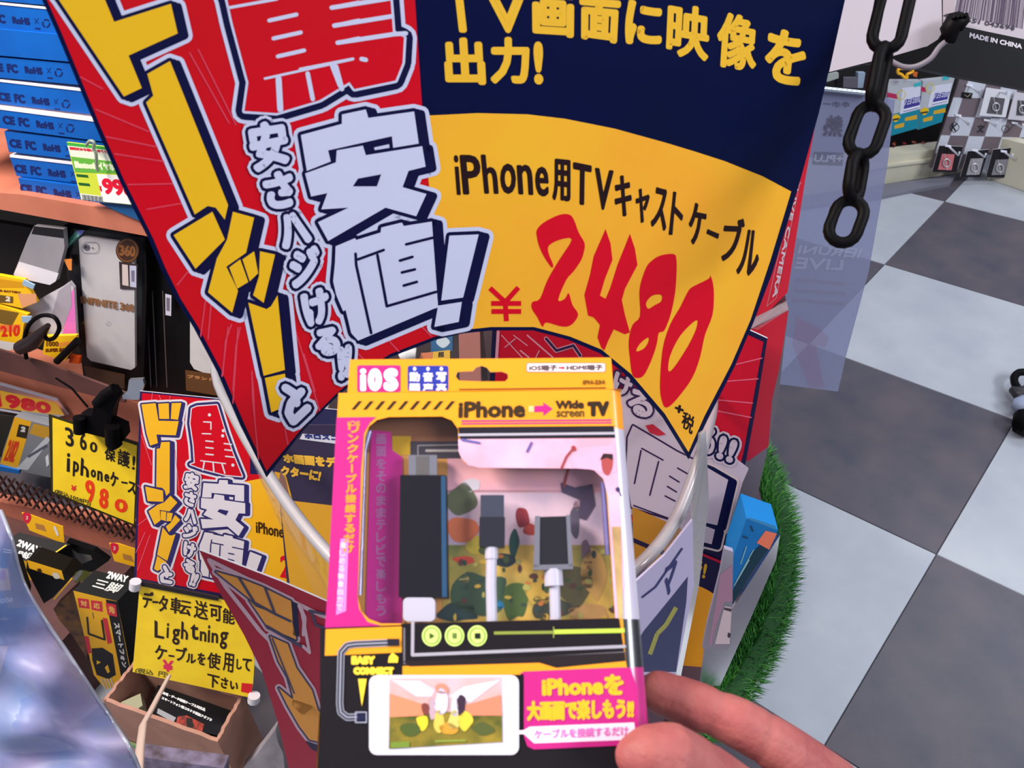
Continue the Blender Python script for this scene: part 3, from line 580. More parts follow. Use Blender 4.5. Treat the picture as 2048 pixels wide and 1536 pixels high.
# fan board bent round the front left of the bin
S5 = upright(560, 1200, 0.565, 0); b4 = thing('fan_board', 'second fan-shaped sale board in red and orange at the lower left of the held package', 'sign', S5.at(600, 1600))
MB().slab(S5, [(398, 1100), (560, 1162), (720, 1232), (790, 1600), (600, 1640), (577, 1536), (555, 1442), (524, 1343), (488, 1270), (432, 1172)], 0.0012, ink((168, 36, 58)), ink((190, 190, 195))).build('panel', b4)
a = Art(S5); cH = crop(400, 1000, 5.689); cI = crop(250, 1200, 4.5511); NVm = (70, 66, 92); OM = (226, 152, 66); PL = (204, 168, 178)  # board inks muted to imitate the haze of clear plastic over them
a.line([(418, 1120), (560, 1190), (640, 1230), (700, 1250)], 8, PL, 1); a.line([(418, 1120), (450, 1172), (520, 1262), (548, 1290)], 8, PL, 1)
pa = cH([(180, 815), (480, 900), (700, 985), (1035, 1150), (1060, 1390), (860, 1300), (700, 1230), (560, 1120)]); pb_ = cI([(1130, 0), (1190, 60), (1380, 130), (1500, 180), (1520, 190), (1560, 360), (1300, 250), (1220, 130)])
pd = cI([(1320, 330), (1480, 400), (1560, 620), (1700, 820), (1780, 1080), (1600, 1040), (1520, 960), (1530, 880), (1480, 700), (1400, 560)]); pe = cI([(1400, 800), (1520, 900), (1700, 960), (1800, 1040), (1800, 1300), (1680, 1270), (1590, 1150), (1480, 960)])
for p in (pa, pb_, pd, pe): a.fat(p, 16, PL, 1)
for p in (pa, pb_, pd, pe): a.fat(p, 7, NVm, 2)
for p in (pa, pb_, pd, pe): a.poly(p, OM, 3)
a.line(cH([(440, 880), (620, 1170), (860, 1300), (1030, 1380)]), 5, NVm, 4); a.line(cH([(740, 1000), (850, 1290)]), 5, NVm, 4); a.poly(cH([(1040, 1150), (1110, 1180), (1130, 1560), (1060, 1536)]), (30, 26, 60), 3)
a.line(cI([(1290, 240), (1600, 420)]), 6, NVm, 4); a.line(cI([(1340, 350), (1540, 850)]), 3, NVm, 4)
a.line(cH([(1130, 1200), (1190, 1340), (1180, 1530)]), 8, PL, 4); a.line(cI([(1600, 60), (1680, 480), (1620, 420)]), 6, PL, 4); a.line(cI([(1680, 100), (1830, 130)]), 5, NVm, 5); a.line(cI([(1700, 120), (1740, 230), (1830, 260)]), 5, NVm, 5)
a.poly(cI([(1640, 1280), (1790, 1330), (1790, 1400), (1700, 1360)]), (40, 34, 66), 3); a.build('slogan_print', b4)

# lavender board wrapped round the front right
S6 = upright(1340, 1200, 0.56, 20); b5 = thing('lavender_board', 'white and navy board wrapped round the bin just right of the held package', 'sign', S6.at(1330, 1345))
MB().slab(S6, [(1270, 1165), (1330, 1110), (1385, 1040), (1388, 1170), (1352, 1350), (1270, 1350)], 0.0015, ink((176, 166, 194))).build('panel', b5)
a = Art(S6); a.poly(c9([(240, 700), (300, 600), (480, 380), (600, 230), (590, 400), (520, 880), (240, 880)]), (48, 50, 86)); a.line(c9([(290, 370), (380, 300), (560, 40)]), 4, (48, 50, 100), 1)
a.glyph('マ', c9([(450, 170), (530, 110), (500, 330), (410, 400)]), (48, 50, 100), 1, 3); a.line(c9([(340, 760), (390, 620), (450, 560), (520, 440)]), 9, (150, 144, 70), 1, dots=False); a.build('lettering', b5)
MB().slab(S6.off(-0.03), [(1383, 1055), (1400, 870), (1412, 862), (1418, 1000), (1398, 1170), (1362, 1352), (1340, 1352)], 0.002, clear('haze_strip', (0.9, 0.9, 0.92), 0.4, (190, 186, 184), 0.1, 0.2)).build('edge_flap', bn)

# bagged goods and blue box at the right of the bin
S7 = upright(1500, 1150, 0.76, -5); bx = thing('blue_box', 'blue battery box with an orange square leaning by the turf edge', 'box', S7.at(1490, 1250))
MB().slab(S7, c8([(1000, 810), (1215, 885), (1195, 950), (1050, 1160), (900, 1400), (850, 1380), (900, 1100)]), 0.03, ink((12, 112, 178))).build('carton', bx)
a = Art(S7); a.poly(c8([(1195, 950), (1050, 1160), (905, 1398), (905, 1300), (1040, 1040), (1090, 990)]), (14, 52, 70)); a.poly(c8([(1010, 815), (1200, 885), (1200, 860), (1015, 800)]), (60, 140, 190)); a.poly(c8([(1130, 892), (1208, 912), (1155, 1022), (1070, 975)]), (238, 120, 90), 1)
for k, p in enumerate(([(1030, 860), (1045, 900)], [(975, 930), (1010, 945)], [(1000, 1000), (960, 1120)], [(1050, 1020), (930, 1240)], [(1020, 1090), (915, 1270)])): a.line(c8(p), 3 if k < 2 else 1.8, (150, 190, 190) if k > 1 else (30, 60, 90), 2, dots=False)
a.build('printed_front', bx)
S8 = S7.off(0.03); bg = thing('clear_bag', 'clear bag with a pink label hanging at the right of the bin', 'bag', S8.at(1440, 1300))
MB().slab(S8, c9([(850, 40), (910, 60), (905, 300), (895, 690), (870, 730), (700, 720), (730, 560), (820, 200)]), 0.004, clear('lilac_film', (0.85, 0.84, 0.9), 0.55, (188, 178, 204), 0.15, 0.2)).build('bag', bg)
a = Art(S8); a.poly(c9([(820, 215), (905, 150), (905, 400), (850, 400), (780, 600), (760, 700), (740, 690), (790, 420)]), (166, 122, 142)); a.poly(c9([(850, 430), (900, 440), (885, 690), (785, 690)]), (206, 182, 184)); a.poly(c9([(850, 440), (900, 450), (895, 470), (845, 455)]), (70, 60, 70), 1); a.poly(c9([(875, 610), (895, 620), (885, 650), (870, 640)]), (60, 50, 60), 1); a.build('label', bg)
S9 = S7.off(-0.01); w9 = thing('clear_sleeve', 'hazy clear plastic sleeve below the blue box', 'bag', S9.at(1430, 1360))
MB().slab(S9, [(1410, 1290), (1470, 1210), (1560, 1070), (1552, 1120), (1500, 1240), (1440, 1372), (1400, 1372)], 0.004, clear('grey_film', (0.8, 0.82, 0.88), 0.6, (150, 152, 176), 0.15, 0.2)).build('sleeve', w9)

# things glimpsed through the arch of the big sign
S10 = tilt(880, 690, 1.06, 0, -0.2)
o = MB().slab(S10, [(916, 600), (958, 600), (962, 800), (920, 800)], 0.03, mat('post_wood', (156, 96, 84), rough=0.6)).build('wooden_post'); tag(o, 'brown wooden shelf post seen under the arch of the big sign', 'post')
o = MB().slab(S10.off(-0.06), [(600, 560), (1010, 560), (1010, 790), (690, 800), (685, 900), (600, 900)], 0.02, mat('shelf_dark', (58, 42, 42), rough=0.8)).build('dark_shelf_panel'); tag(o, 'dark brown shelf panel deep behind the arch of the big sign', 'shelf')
bb = thing('blue_label_pack', 'small blue pack with a round white mark under the arch of the big sign', 'package', S10.at(880, 720))
MB().slab(S10, [(862, 640), (905, 640), (905, 702), (862, 705)], 0.02, ink((44, 92, 130))).build('pack', bb)
a = Art(S10); a.poly(sp2([(885, 672), (900, 684), (886, 696), (872, 684)], 4, True), (190, 200, 206)); a.poly([(845, 706), (900, 700), (900, 722), (842, 722)], (214, 170, 60)); a.poly([(842, 706), (866, 704), (864, 722), (838, 722)], (206, 120, 80), 1); a.glyph('超', [(876, 704), (888, 703), (888, 714), (876, 715)], (60, 50, 30), 1, 1); a.build('label', bb)
o = MB().tube([S10.at(800, 712), S10.at(815, 706), S10.at(832, 708)], [0.006, 0.012, 0.008], mat('pale_plastic', (206, 206, 204), rough=0.3), 10).build('white_charger'); tag(o, 'small glossy white charger under the arch of the big sign', 'charger')
o = MB().slab(S10, [(648, 818), (656, 812), (655, 848), (642, 846)], 0.01, ink((190, 184, 176))).build('white_plug'); tag(o, 'small white plug in the dark gap left of the held package', 'plug')

# ================================================================ film sign, chain and hanging pack on the right
SF = upright(1660, 450, 1.02, 4); fs = thing('film_sign', 'hazy see-through plastic sign with mirrored writing behind the black chain', 'sign', SF.at(1620, 780))
MB().slab(SF, [(1560, 172), (1640, 178), (1735, 186), (1790, 200), (1775, 330), (1738, 540), (1692, 712), (1676, 783), (1540, 766)], 0.0015, clear('film', (0.74, 0.77, 0.86), 0.5, (146, 150, 182), 0.2, 0.06)).build('film', fs)
a = Art(SF, base=3); GT = mat('faint_print', (92, 92, 112), rough=0.5, alpha=0.4); GW = mat('faint_white', (176, 180, 206), rough=0.5, alpha=0.28)
a.glyph('キホー', crop(1600, 150, 4.571)([(215, 235), (455, 245), (455, 300), (210, 290)]), GT, 0, 1.5, mirror=True)
a.glyph('熱', crop(1600, 150, 4.571)([(230, 360), (400, 370), (390, 570), (200, 560)]), GT, 0, 4, mirror=True)
a.poly(c7([(130, 700), (400, 710), (390, 830), (110, 820)]), GT, 0); a.glyph('+PLU', c7([(135, 725), (400, 735), (390, 800), (120, 795)]), GW, 1, 2, mirror=True)
a.glyph('旧RUNI', crop(1600, 400, 3.41333)([(0, 300), (430, 330), (400, 400), (-20, 370)]), GW, 0, 2, mirror=True); a.glyph('LIVE', crop(1600, 400, 3.41333)([(-20, 390), (300, 410), (290, 480), (-40, 470)]), GW, 0, 2, mirror=True)
a.poly([(1592, 632), (1640, 656), (1658, 675), (1650, 695), (1632, 690), (1650, 775), (1618, 775), (1585, 690)], mat('faint_red', (160, 110, 140), rough=0.5, alpha=0.18), 0)
for y in (560, 580, 600): a.line([(1592 - (y - 560) * .2, y), (1690, y + 8)], 7, mat('faint_tan', (140, 124, 130), rough=0.5, alpha=0.15), 0, dots=False)
a.build('mirrored_print', fs)
mb = MB(); mb.tube([SF.off(0.004).at(1600, 173), SF.off(0.004).at(1738, 187)], 0.0028, mat('bright_steel', (200, 215, 225), rough=0.15, metal=1.0), 8); mb.build('hanging_rod', fs)

BLK = mat('black_plastic', (5, 3, 5), rough=0.55, spec=0.1)
def link(top, bot_, D, edge, parent):
    A = CAM + ray(*top) * D; B = CAM + ray(*bot_) * D; ax = (B - A); L = ax.length; ax.normalize(); v = (CAM - A).normalized(); side = ax.cross(v).normalized(); nrm = side.cross(ax)
    if edge: a_ = math.radians(edge); side, nrm = side * math.cos(a_) + nrm * math.sin(a_), nrm
    r = 0.0034; W = 0.0076; h = L / 2 - r; c = (A + B) / 2; pts = []
    for k in range(9): t = math.pi * k / 8; pts.append(c + ax * (h - W + W * math.sin(t)) + side * (W * math.cos(t)))
    for k in range(9): t = math.pi * k / 8; pts.append(c - ax * (h - W + W * math.sin(t)) - side * (W * math.cos(t)))
    return MB().tube(pts, r, BLK, 10, True).build('link', parent)
CD = 0.47; ch = thing('plastic_chain', 'black plastic chain hanging in front of the hanging package and film sign', 'chain', CAM + ray(1674, 494) * CD)
link((1800, -42), (1765, 110), CD, 0, ch); link((1774, 84), (1743, 222), CD, 72, ch); link((1755, 200), (1713, 320), CD, 0, ch); link((1722, 296), (1702, 410), CD, 66, ch); link((1712, 390), (1673, 496), CD, 0, ch)
link((1835, -150), (1797, -18), CD, 72, ch); link((1868, -262), (1830, -132), CD, 0, ch); link((1900, -370), (1864, -240), CD, 72, ch)

SP = tilt(1850, 60, 0.66, 0.05, -0.15); hp = thing('hanging_package', 'white and black hanging package with barcode at the top right corner', 'package', SP.at(1850, 150))
MB().slab(SP, [(1700, -60), (1657, 146), (1735, 128), (1790, 124), (1838, 137), (1930, 156), (2090, 186), (2090, -60)], 0.012, mat('package_black', (7, 5, 9), rough=0.5, spec=0.2)).build('package_body', hp)
a = Art(SP); WG = (172, 164, 173)
a.poly(c6([(260, -160), (212, 0), (52, 738), (440, 640), (700, 575), (1050, 475)] + sp2([(1050, 475), (1130, 440), (1190, 370), (1210, 280)], 4) + [(1205, 0), (1200, -160)]), WG)
a.poly(c6([(1216, -160), (1218, 235), (1440, 275), (2100, 412), (2100, -160)]), (168, 160, 168)); a.poly(c6([(1216, -160), (1218, 235), (1330, 255), (1330, -160)]), (160, 148, 154), 1)
random.seed(3); x = 1345.0
while x < 2040:
    wd = random.choice([3, 5, 5, 9, 14]); tl = (1.0 if random.random() < .9 else 1.15); yb = 150 + (x - 1345) * .21
    if x < 1480 or x > 1300: a.poly(c6([(x + 30, -60), (x + 30 + wd, -60), (x + wd - 10, yb * tl), (x - 10, yb * tl)]), (70, 54, 78), 2)
    x += wd + random.choice([4, 6, 9, 12])
a.glyph('4 907551 043694', c6([(1230, 130), (1960, 270), (1945, 315), (1215, 180)]), (60, 52, 66), 2, 1.0)
a.glyph('MADE IN CHINA', c6([(1495, 332), (2032, 452), (2025, 502), (1487, 385)]), (196, 190, 200), 2, 1.2)
a.build('printed_label', hp)
SK = SP.off(0.012); hk = thing('strap_hook', 'black plastic hook with a curved clear strap over the hanging package', 'hook', SK.at(1840, 90))
MB().tube([SK.at(*p) for p in c6([(1470, 190), (1400, 215), (1340, 230), (1290, 300), (1300, 400), (1340, 420)])], [0.0035, 0.0075, 0.0085, 0.0075, 0.0055, 0.002], BLK, 10).build('knob', hk)
MB().tube([SK.at(*p) for p in c6(sp2([(1330, 370), (1190, 470), (1090, 600), (940, 680), (800, 680), (660, 610)], 4))], 0.0022, mat('clear_strap', (120, 112, 120), rough=0.25), 8).build('strap', hk)
MB().slab(SK, c6([(700, 585), (1050, 482), (1180, 400), (1240, 300), (1300, 380), (1180, 470), (1060, 590), (920, 650), (800, 650)]), 0.003, BLK).build('hook_arm', hk)
for k in range(4): MB().tube([SK.off(.006).at(*c6([(1330 + k * 40, 190 - k * 6)])[0]), SK.off(.010).at(*c6([(1325 + k * 44, 165 - k * 6)])[0])], 0.0016, BLK, 6).build('tooth', hk)

# something black at the right edge of the floor
Z = horiz(0.02); kf = thing('black_castor', 'black castor fork with a pale bumper at the right edge of the floor', 'castor', horiz(0).at(2046, 850))
MB().tube([horiz(0.03).at(*p) for p in sp2([(2060, 745), (2038, 745), (2028, 757), (2034, 775), (2048, 782), (2075, 775)], 3)], 0.009, BLK, 8).build('fork', kf)
MB().tube([horiz(0.03).at(2024, 778), horiz(0.03).at(2036, 788), horiz(0.03).at(2060, 785)], [0.009, 0.018, 0.02], mat('castor_grey', (52, 50, 54), rough=0.4), 8).build('hub', kf)
MB().tube([horiz(0.03).at(2026, 805), horiz(0.03).at(2040, 810), horiz(0.03).at(2070, 812)], [0.012, 0.024, 0.024], mat('pale_rubber', (150, 160, 186), rough=0.4), 8).build('bumper', kf)
MB().tube([horiz(0.03).at(2046, 830), horiz(0.03).at(2052, 850), horiz(0.03).at(2062, 862)], [0.02, 0.03, 0.02], BLK, 8).build('wheel', kf)
# ================================================================ the package in the hand
PK = tilt(1000, 720, 0.372, 0.0, 0.19)
cP = crop(600, 650, 2.92571); cQ = crop(600, 1086, 2.92571)
PY = ink((236, 150, 22), rough=0.3, spec=0.5, coat=0.3); PM = (184, 34, 118); PB = ink((20, 16, 20), rough=0.25, spec=0.5, coat=0.3); PN = (38, 52, 150)
pk = thing('cable_package', 'yellow and magenta retail box with a window showing a black adapter, held up in front', 'package', PK.at(980, 1800))
win = [(716, 1195), (722, 1050), (728, 900), (731, 872), (738, 853), (754, 840), (778, 834), (884, 833), (904, 841), (916, 858), (919, 905), (928, 924), (945, 933), (965, 935), (1178, 937), (1198, 945), (1210, 965), (1214, 1000), (1222, 1120), (1230, 1236), (805, 1247), (762, 1247), (738, 1238), (722, 1222)]
BK_ = -PK.n * 0.026
# header card with the hanger slot
slot = cP([(910, 300), (920, 275), (950, 272), (1010, 270), (1030, 248), (1062, 238), (1095, 250), (1115, 275), (1180, 272), (1215, 285), (1218, 312), (1200, 330), (1060, 330), (930, 325)])
HD = PK.off(-0.010)
HD = tilt(1000, 720, 0.384, 0.0, 0.14)
MB().slab(HD, [(700, 719), (1000, 717), (1222, 715), (1229, 800), (694, 800)], 0.0008, PY, ink((220, 216, 206)), holes=[slot]).build('header_card', pk); HDR = bpy.data.objects['header_card']
mb = MB(); face = [(677, 786), (960, 783), (1244, 778), (1254, 900), (1272, 1110), (1292, 1330), (1322, 1700), (620, 1720), (640, 1450), (655, 1180)]
FY = [(677, 786), (960, 783), (1215, 779), (1222, 900), (1236, 1110), (1252, 1330), (1278, 1700), (620, 1720), (640, 1450), (655, 1180)]
mb.slab(PK, FY, 0, PY, PB, holes=[win], back=-PK.n * 0.0008); mb.build('front_panel', pk)
# rounded right-hand edge that catches the lamp
GLZ = mat("glossy_card", (190, 180, 196), rough=0.25, spec=0.6, coat=1.0, croug=0.2); PBS = ink((20, 16, 20), rough=0.25, spec=0.8, coat=1.0, croug=0.2)
def edge_strip(y0, y1, m, ny=10):
    V = []; Fc = []; nx = 9
    for j in range(ny + 1):
        y = y0 + (y1 - y0) * j / ny; i_ = max(0, min(1, (y - 779) / (1700 - 779))); xl = 1215 + (1278 - 1215) * i_; xr = 1244 + (1322 - 1244) * i_
        if 900 < y < 1700: xl = xl - 0
        a_ = PK.at(xl, y); b_ = PK.at(xr, y); wd = (b_ - a_).length; dr = (b_ - a_).normalized()
        for i in range(nx):
            t = math.radians(72) * i / (nx - 1); R_ = wd / math.sin(math.radians(72)); V.append(a_ + dr * (R_ * math.sin(t)) - PK.n * (R_ * (1 - math.cos(t))))
    for j in range(ny):
        for i in range(nx - 1): k = j * nx + i; Fc.append((k, k + 1, k + nx + 1, k + nx))
    return V, Fc, m
mb = MB()
for y0, y1, m in ((779, 856, PY), (856, 1238, GLZ), (1238, 1335, PBS), (1335, 1500, ink(PM, rough=0.3, coat=1.0, croug=0.2)), (1500, 1700, PBS)):
    V, Fc, m = edge_strip(y0, y1, m); mb.add(V, Fc, m, True)
mb.build('rounded_edge', pk)
# box sides and back
mb = MB()
for a_, b_ in (((655, 1180), (677, 786)), ((620, 1720), (655, 1180)), ((677, 786), (1244, 778)), ((1278, 1700), (620, 1720))):
    A, B = PK.at(*a_), PK.at(*b_); mb.add([A, B, B + BK_, A + BK_], [(0, 1, 2, 3)], PY)
mb.build('carton_side', pk)
bkp = [PK.at(x, y) + BK_ * 0.98 for x, y in face]; MB().prism(bkp, [p - PK.n * .001 for p in bkp], ink((150, 110, 40))).build('back_panel', pk)
# inner printed tray
IN = PK.off(-0.013); tray = [(700, 810), (1245, 810), (1262, 1262), (690, 1275)]
MB().slab(IN, tray, 0.001, ink((214, 150, 76), rough=0.5)).build('inner_card', pk)
a = Art(IN)
def blob(cx, cy, rx, ry, col, l=0, n=9, j=.25):
    a.poly(sp2([(cx + rx * (1 + random.uniform(-j, j)) * math.cos(6.283 * i / n), cy + ry * (1 + random.uniform(-j, j)) * math.sin(6.283 * i / n)) for i in range(n)], 3, True), col, l)
a.poly(quad(695, 815, 925, 905), (150, 96, 62)); a.poly(cP([(540, 650), (650, 650), (650, 760), (540, 760)]), (206, 158, 30), 1); a.poly(cP([(645, 680), (1000, 680), (1000, 780), (645, 780)]), (64, 58, 66), 1)
a.line(cP([(1000, 700), (690, 705), (690, 760)]), 2, (160, 156, 150), 2); a.line(cP([(1000, 735), (740, 735)]), 5, (180, 170, 160), 2)
a.poly(quad(895, 905, 1250, 985), ink((240, 170, 168), noise=(206, 156, 176), nscale=40)); a.poly(quad(895, 980, 1250, 1100), ink((228, 190, 196), noise=(176, 156, 176), nscale=40)); a.poly(quad(885, 1090, 1255, 1255), ink((236, 186, 84), noise=(110, 118, 60), nscale=45))
random.seed(12)
for cx, cy, rx, ry, col in ((925, 1000, 30, 30, (92, 98, 70)), (945, 970, 18, 14, (200, 190, 196)), (925, 1060, 30, 26, (206, 110, 70)), (955, 1090, 26, 18, (190, 170, 60)), (960, 1190, 60, 44, (58, 82, 60)), (920, 1225, 40, 20, (40, 62, 60)), (1030, 1200, 26, 40, (74, 96, 44)), (1010, 1120, 26, 12, (40, 56, 60)),
                            (1028, 1085, 10, 26, (28, 74, 66)), (1045, 1035, 16, 20, (150, 46, 52)), (1060, 1060, 16, 12, (170, 60, 50)), (1150, 1170, 34, 40, (96, 88, 54)), (1190, 1150, 24, 52, (206, 158, 84)), (1080, 1180, 30, 34, (198, 160, 66)), (1100, 1215, 44, 22, (62, 66, 52)), (1180, 1225, 40, 18, (198, 150, 90)),
                            (1172, 1100, 9, 26, (120, 92, 104)), (1180, 1135, 6, 14, (110, 30, 36)), (1150, 1040, 10, 34, (86, 78, 92)), (1165, 1010, 20, 12, (176, 140, 150)), (930, 1120, 22, 8, (200, 70, 52)), (1000, 1210, 8, 8, (40, 120, 160)), (930, 1160, 10, 10, (206, 190, 120))):
    blob(cx, cy, rx, ry, col, 1)
for k in range(60): blob(random.uniform(900, 1240), random.uniform(1100, 1245), random.uniform(3, 9), random.uniform(3, 8), random.choice([(70, 88, 50), (206, 170, 70), (196, 120, 60), (50, 70, 60), (180, 170, 90), (90, 60, 50)]), 2, 6)
a.line([(1128, 972), (1136, 940), (1146, 895)], 5, (160, 60, 60), 3); a.poly([(1122, 965), (1150, 975), (1185, 968), (1190, 1010), (1172, 1040), (1158, 1036), (1160, 1000), (1124, 985)], (78, 66, 88), 3)
a.build('football_picture', pk)
a = Art(IN, base=4); a.poly([(742, 860), (782, 864), (784, 900), (805, 915), (805, 1262), (730, 1265)], (214, 46, 148)); a.poly([(783, 1225), (810, 1225), (810, 1262), (783, 1262)], (214, 150, 50))
for k, ch in enumerate('画面をそのままテレビで楽しもう'): y = 868 + k * 24.5; a.glyph(ch, quad(752, y, 772, y + 21), (190, 120, 170), 1, 1.5)
a.build('inner_lettering', pk)
# goods in the window
IA = PK.off(-0.004)
def block(px, depth, m, surf=IA, bev=3): return MB().slab(surf, px, depth, m)
GB = mat('adapter_black', (5, 7, 14), rough=0.4, spec=0.25); MET = mat('connector_metal', (200, 196, 200), rough=0.25, metal=0.9); WP = mat('white_plastic', (200, 194, 206), rough=0.3)
block([(800, 950), (892, 950), (896, 1196), (797, 1194)], 0.009, GB).build('adapter_body', pk); ADP = bpy.data.objects['adapter_body']
MB().slab(IA.off(.0002), [(882, 952), (891, 952), (894, 1194), (884, 1194)], 0.0004, mat('adapter_edge', (40, 78, 110), rough=0.2)).build('adapter_edge', ADP)
mb = MB(); mb.slab(IA.off(-.002), [(817, 910), (874, 910), (874, 952), (817, 952)], 0.005, MET); mb.slab(IA.off(-.0018), [(832, 912), (858, 912), (858, 950), (832, 950)], 0.0006, mat('socket_dark', (96, 92, 90), rough=0.4)); mb.build('video_plug', ADP)
block(rrect(806, 1195, 870, 1243, 10), 0.006, WP).build('white_boot', pk)
MB().slab(IA.off(-.001), [(961, 990), (1008, 990), (1008, 1036), (961, 1036)], 0.003, mat('usb_shell', (86, 90, 104), rough=0.3, metal=0.6)).build('plug_shell', pk)
block([(959, 1034), (1010, 1034), (1009, 1094), (958, 1092)], 0.006, mat('plug_black', (24, 28, 38), rough=0.4)).build('plug_grip', pk)
mb = MB(); mb.tube([IA.off(-.003).at(983, 1094), IA.off(-.003).at(983, 1118)], 0.0028, WP, 12); mb.tube([IA.off(-.003).at(983, 1116), IA.off(-.003).at(982, 1170), IA.off(-.003).at(984, 1246)], 0.0023, WP, 12); mb.build('white_cable', pk)
block([(1076, 1034), (1140, 1032), (1143, 1130), (1073, 1132)], 0.006, mat('dock_black', (20, 18, 24), rough=0.4)).build('port_block', pk); PRT = bpy.data.objects['port_block']
mb = MB()
for p in ([(1070, 1032), (1080, 1032), (1079, 1134), (1067, 1134)], [(1132, 1030), (1140, 1030), (1146, 1132), (1137, 1134)], [(1067, 1130), (1146, 1128), (1146, 1138), (1067, 1140)]): mb.slab(IA.off(.0006), p, 0.006, MET)
mb.build('port_frame', PRT)
mb = MB(); mb.tube([IA.off(-.003).at(1106, 1138), IA.off(-.003).at(1108, 1172)], 0.0040, WP, 12); mb.tube([IA.off(-.003).at(1109, 1170), IA.off(-.003).at(1111, 1246)], 0.0023, WP, 12); mb.build('white_cable', pk)
# clear window
WF = PK.off(-0.0010); mb = MB(); mb.slab(WF, [(x + (975 - x) * -.012, y) for x, y in win], 0.0002, clear('window_film', (0.97, 0.97, 0.98), 0.005, (190, 170, 190), 0.08, 0.03)); mb.build('window_film', pk)
for p in ([(724, 1050), (729, 900), (740, 862)], [(719, 1190), (724, 1050)], [(1206, 965), (1211, 1040), (1216, 1110)]): MB().tube([PK.off(-.002).at(*q) for q in p], 0.0012, clear('film_fold', (0.8, 0.8, 0.95), 0.35, (150, 140, 220), 0.1, 0.3), 6).build('film_fold', pk)
# ---- front print
a = Art(HD)
a.poly(cP(rrect(335, 236, 588, 392, 12)), PM); a.glyph('i', cP(quad(350, 254, 388, 386)), (255, 236, 250), 1, 4.5); a.glyph('O', cP(quad(396, 252, 480, 388)), (255, 236, 250), 1, 10); a.glyph('S', cP(quad(488, 252, 576, 388)), (255, 236, 250), 1, 9)
a.poly(cP(rrect(630, 238, 868, 386, 14)), PN)
for k, (c0, c1_) in enumerate((('動', '画'), ('音', '声'), ('写', '真'))):
    x = 640 + k * 78; a.glyph(c0, cP(quad(x, 275, x + 62, 332)), (214, 210, 240), 1, 2); a.glyph(c1_, cP(quad(x, 342, x + 62, 386)), (214, 210, 240), 1, 2); a.line(cP([(x + 31, 255), (x + 31, 258)]), 7, (220, 214, 240), 1)
a.poly(cP(rrect(1325, 222, 1788, 276, 12)), (150, 120, 130)); a.poly(cP(rrect(1329, 226, 1784, 272, 10)), (240, 224, 226), 1)
a.glyph('iOS端子', cP([(1340, 234), (1505, 232), (1505, 266), (1340, 268)]), (90, 74, 80), 2, 1.2); a.glyph('HDMI端子', cP([(1560, 232), (1772, 230), (1772, 264), (1560, 266)]), (90, 74, 80), 2, 1.2); a.line(cP([(1515, 250), (1545, 250)]), 3, (230, 40, 70), 2); a.poly(cP([(1535, 240), (1552, 250), (1535, 260)]), (230, 40, 70), 3)
a.glyph('IPH-234', cP([(1655, 322), (1785, 320), (1785, 348), (1655, 350)]), (110, 80, 20), 1, 1.5); a.line(cP([(930, 377), (1790, 367)]), 2.4, (90, 60, 20), 1, dots=False)
a.build('header_print', HDR)
a = Art(PK)
for k in range(9):
    x = 300 + k * 68; a.poly(cP([(x, 495), (x + 42, 445), (x + 64, 445), (x + 22, 495)]), (46, 36, 20))
a.glyph('iPhone', cP([(928, 448), (1318, 438), (1318, 542), (925, 545)]), (56, 38, 20), 0, 4.2)
a.poly(cP([(1372, 474), (1425, 472), (1422, 452), (1478, 490), (1424, 532), (1424, 508), (1372, 510)]), PM); a.poly(cP([(1338, 475), (1368, 474), (1368, 508), (1338, 508)]), (248, 190, 130))
a.glyph('Wide', cP([(1495, 442), (1662, 438), (1662, 490), (1495, 494)]), (56, 38, 20), 0, 3); a.glyph('screen', cP([(1500, 502), (1664, 500), (1664, 538), (1500, 540)]), (96, 70, 26), 0, 1.6)
a.glyph('TV', cP([(1680, 448), (1810, 444), (1810, 534), (1680, 538)]), (46, 32, 20), 0, 6.5)
a.line(cP([(945, 562), (1822, 556)]), 3, PM, 0, dots=False); a.line(cP([(945, 578), (1822, 572)]), 3, PM, 0, dots=False)
a.build('title_print', pk)
a = Art(PK)
mag = [(673, 835), (752, 834), (740, 845), (728, 866), (722, 940), (715, 1195), (718, 1218), (735, 1244), (765, 1252), (650, 1256), (655, 1180)]
a.poly(mag, PM); a.line([(689, 880), (680, 1050)], 0.1, PM)
for k, ch in enumerate('iOSリンクケーブル接続するだけ'[3:]):
    y = 848 + k * 20; a.glyph(ch, quad((696 if ch != 'ー' else 705) - k * .8, y, (718 if ch != 'ー' else 709) - k * .8, y + 18), (250, 140, 50), 1, 2.2)
a.glyph('iOS', quad(695, 842, 720, 852), (250, 150, 60), 1, 1)
a.poly([(681, 1078), (697, 1076), (692, 1222), (672, 1230)], (240, 124, 200), 1)
for k in range(9): y = 1084 + k * 15.5; a.glyph('楽しめる映像出力で'[k], quad(680 - k * .9, y, 692 - k * .9, y + 13), (246, 196, 230), 2, 1)
a.build('magenta_print', pk)
a = Art(PK)
a.poly(cP([(925, 598), (1240 * 1.5, 590), (1835, 592), (1845, 660), (935, 668)]), (30, 26, 36)); a.line(cP([(925, 643), (1845, 633)]), 5, (168, 162, 172), 1, dots=False)
a.poly(cP([(925, 668), (1846, 662), (1850, 700), (1900, 1500), (1860, 1718), (1845, 1716), (1825, 1400), (1800, 1000), (1775, 900), (1720, 850), (1660, 840), (1050, 835), (985, 820), (945, 780), (928, 740)]), ink((216, 178, 206), noise=(220, 150, 168), nscale=45), 0)
a.poly(cP([(1580, 780), (1640, 720), (1846, 700), (1855, 860), (1790, 870), (1700, 845), (1600, 838)]), ink((232, 150, 160), noise=(216, 160, 190), nscale=60), 1)
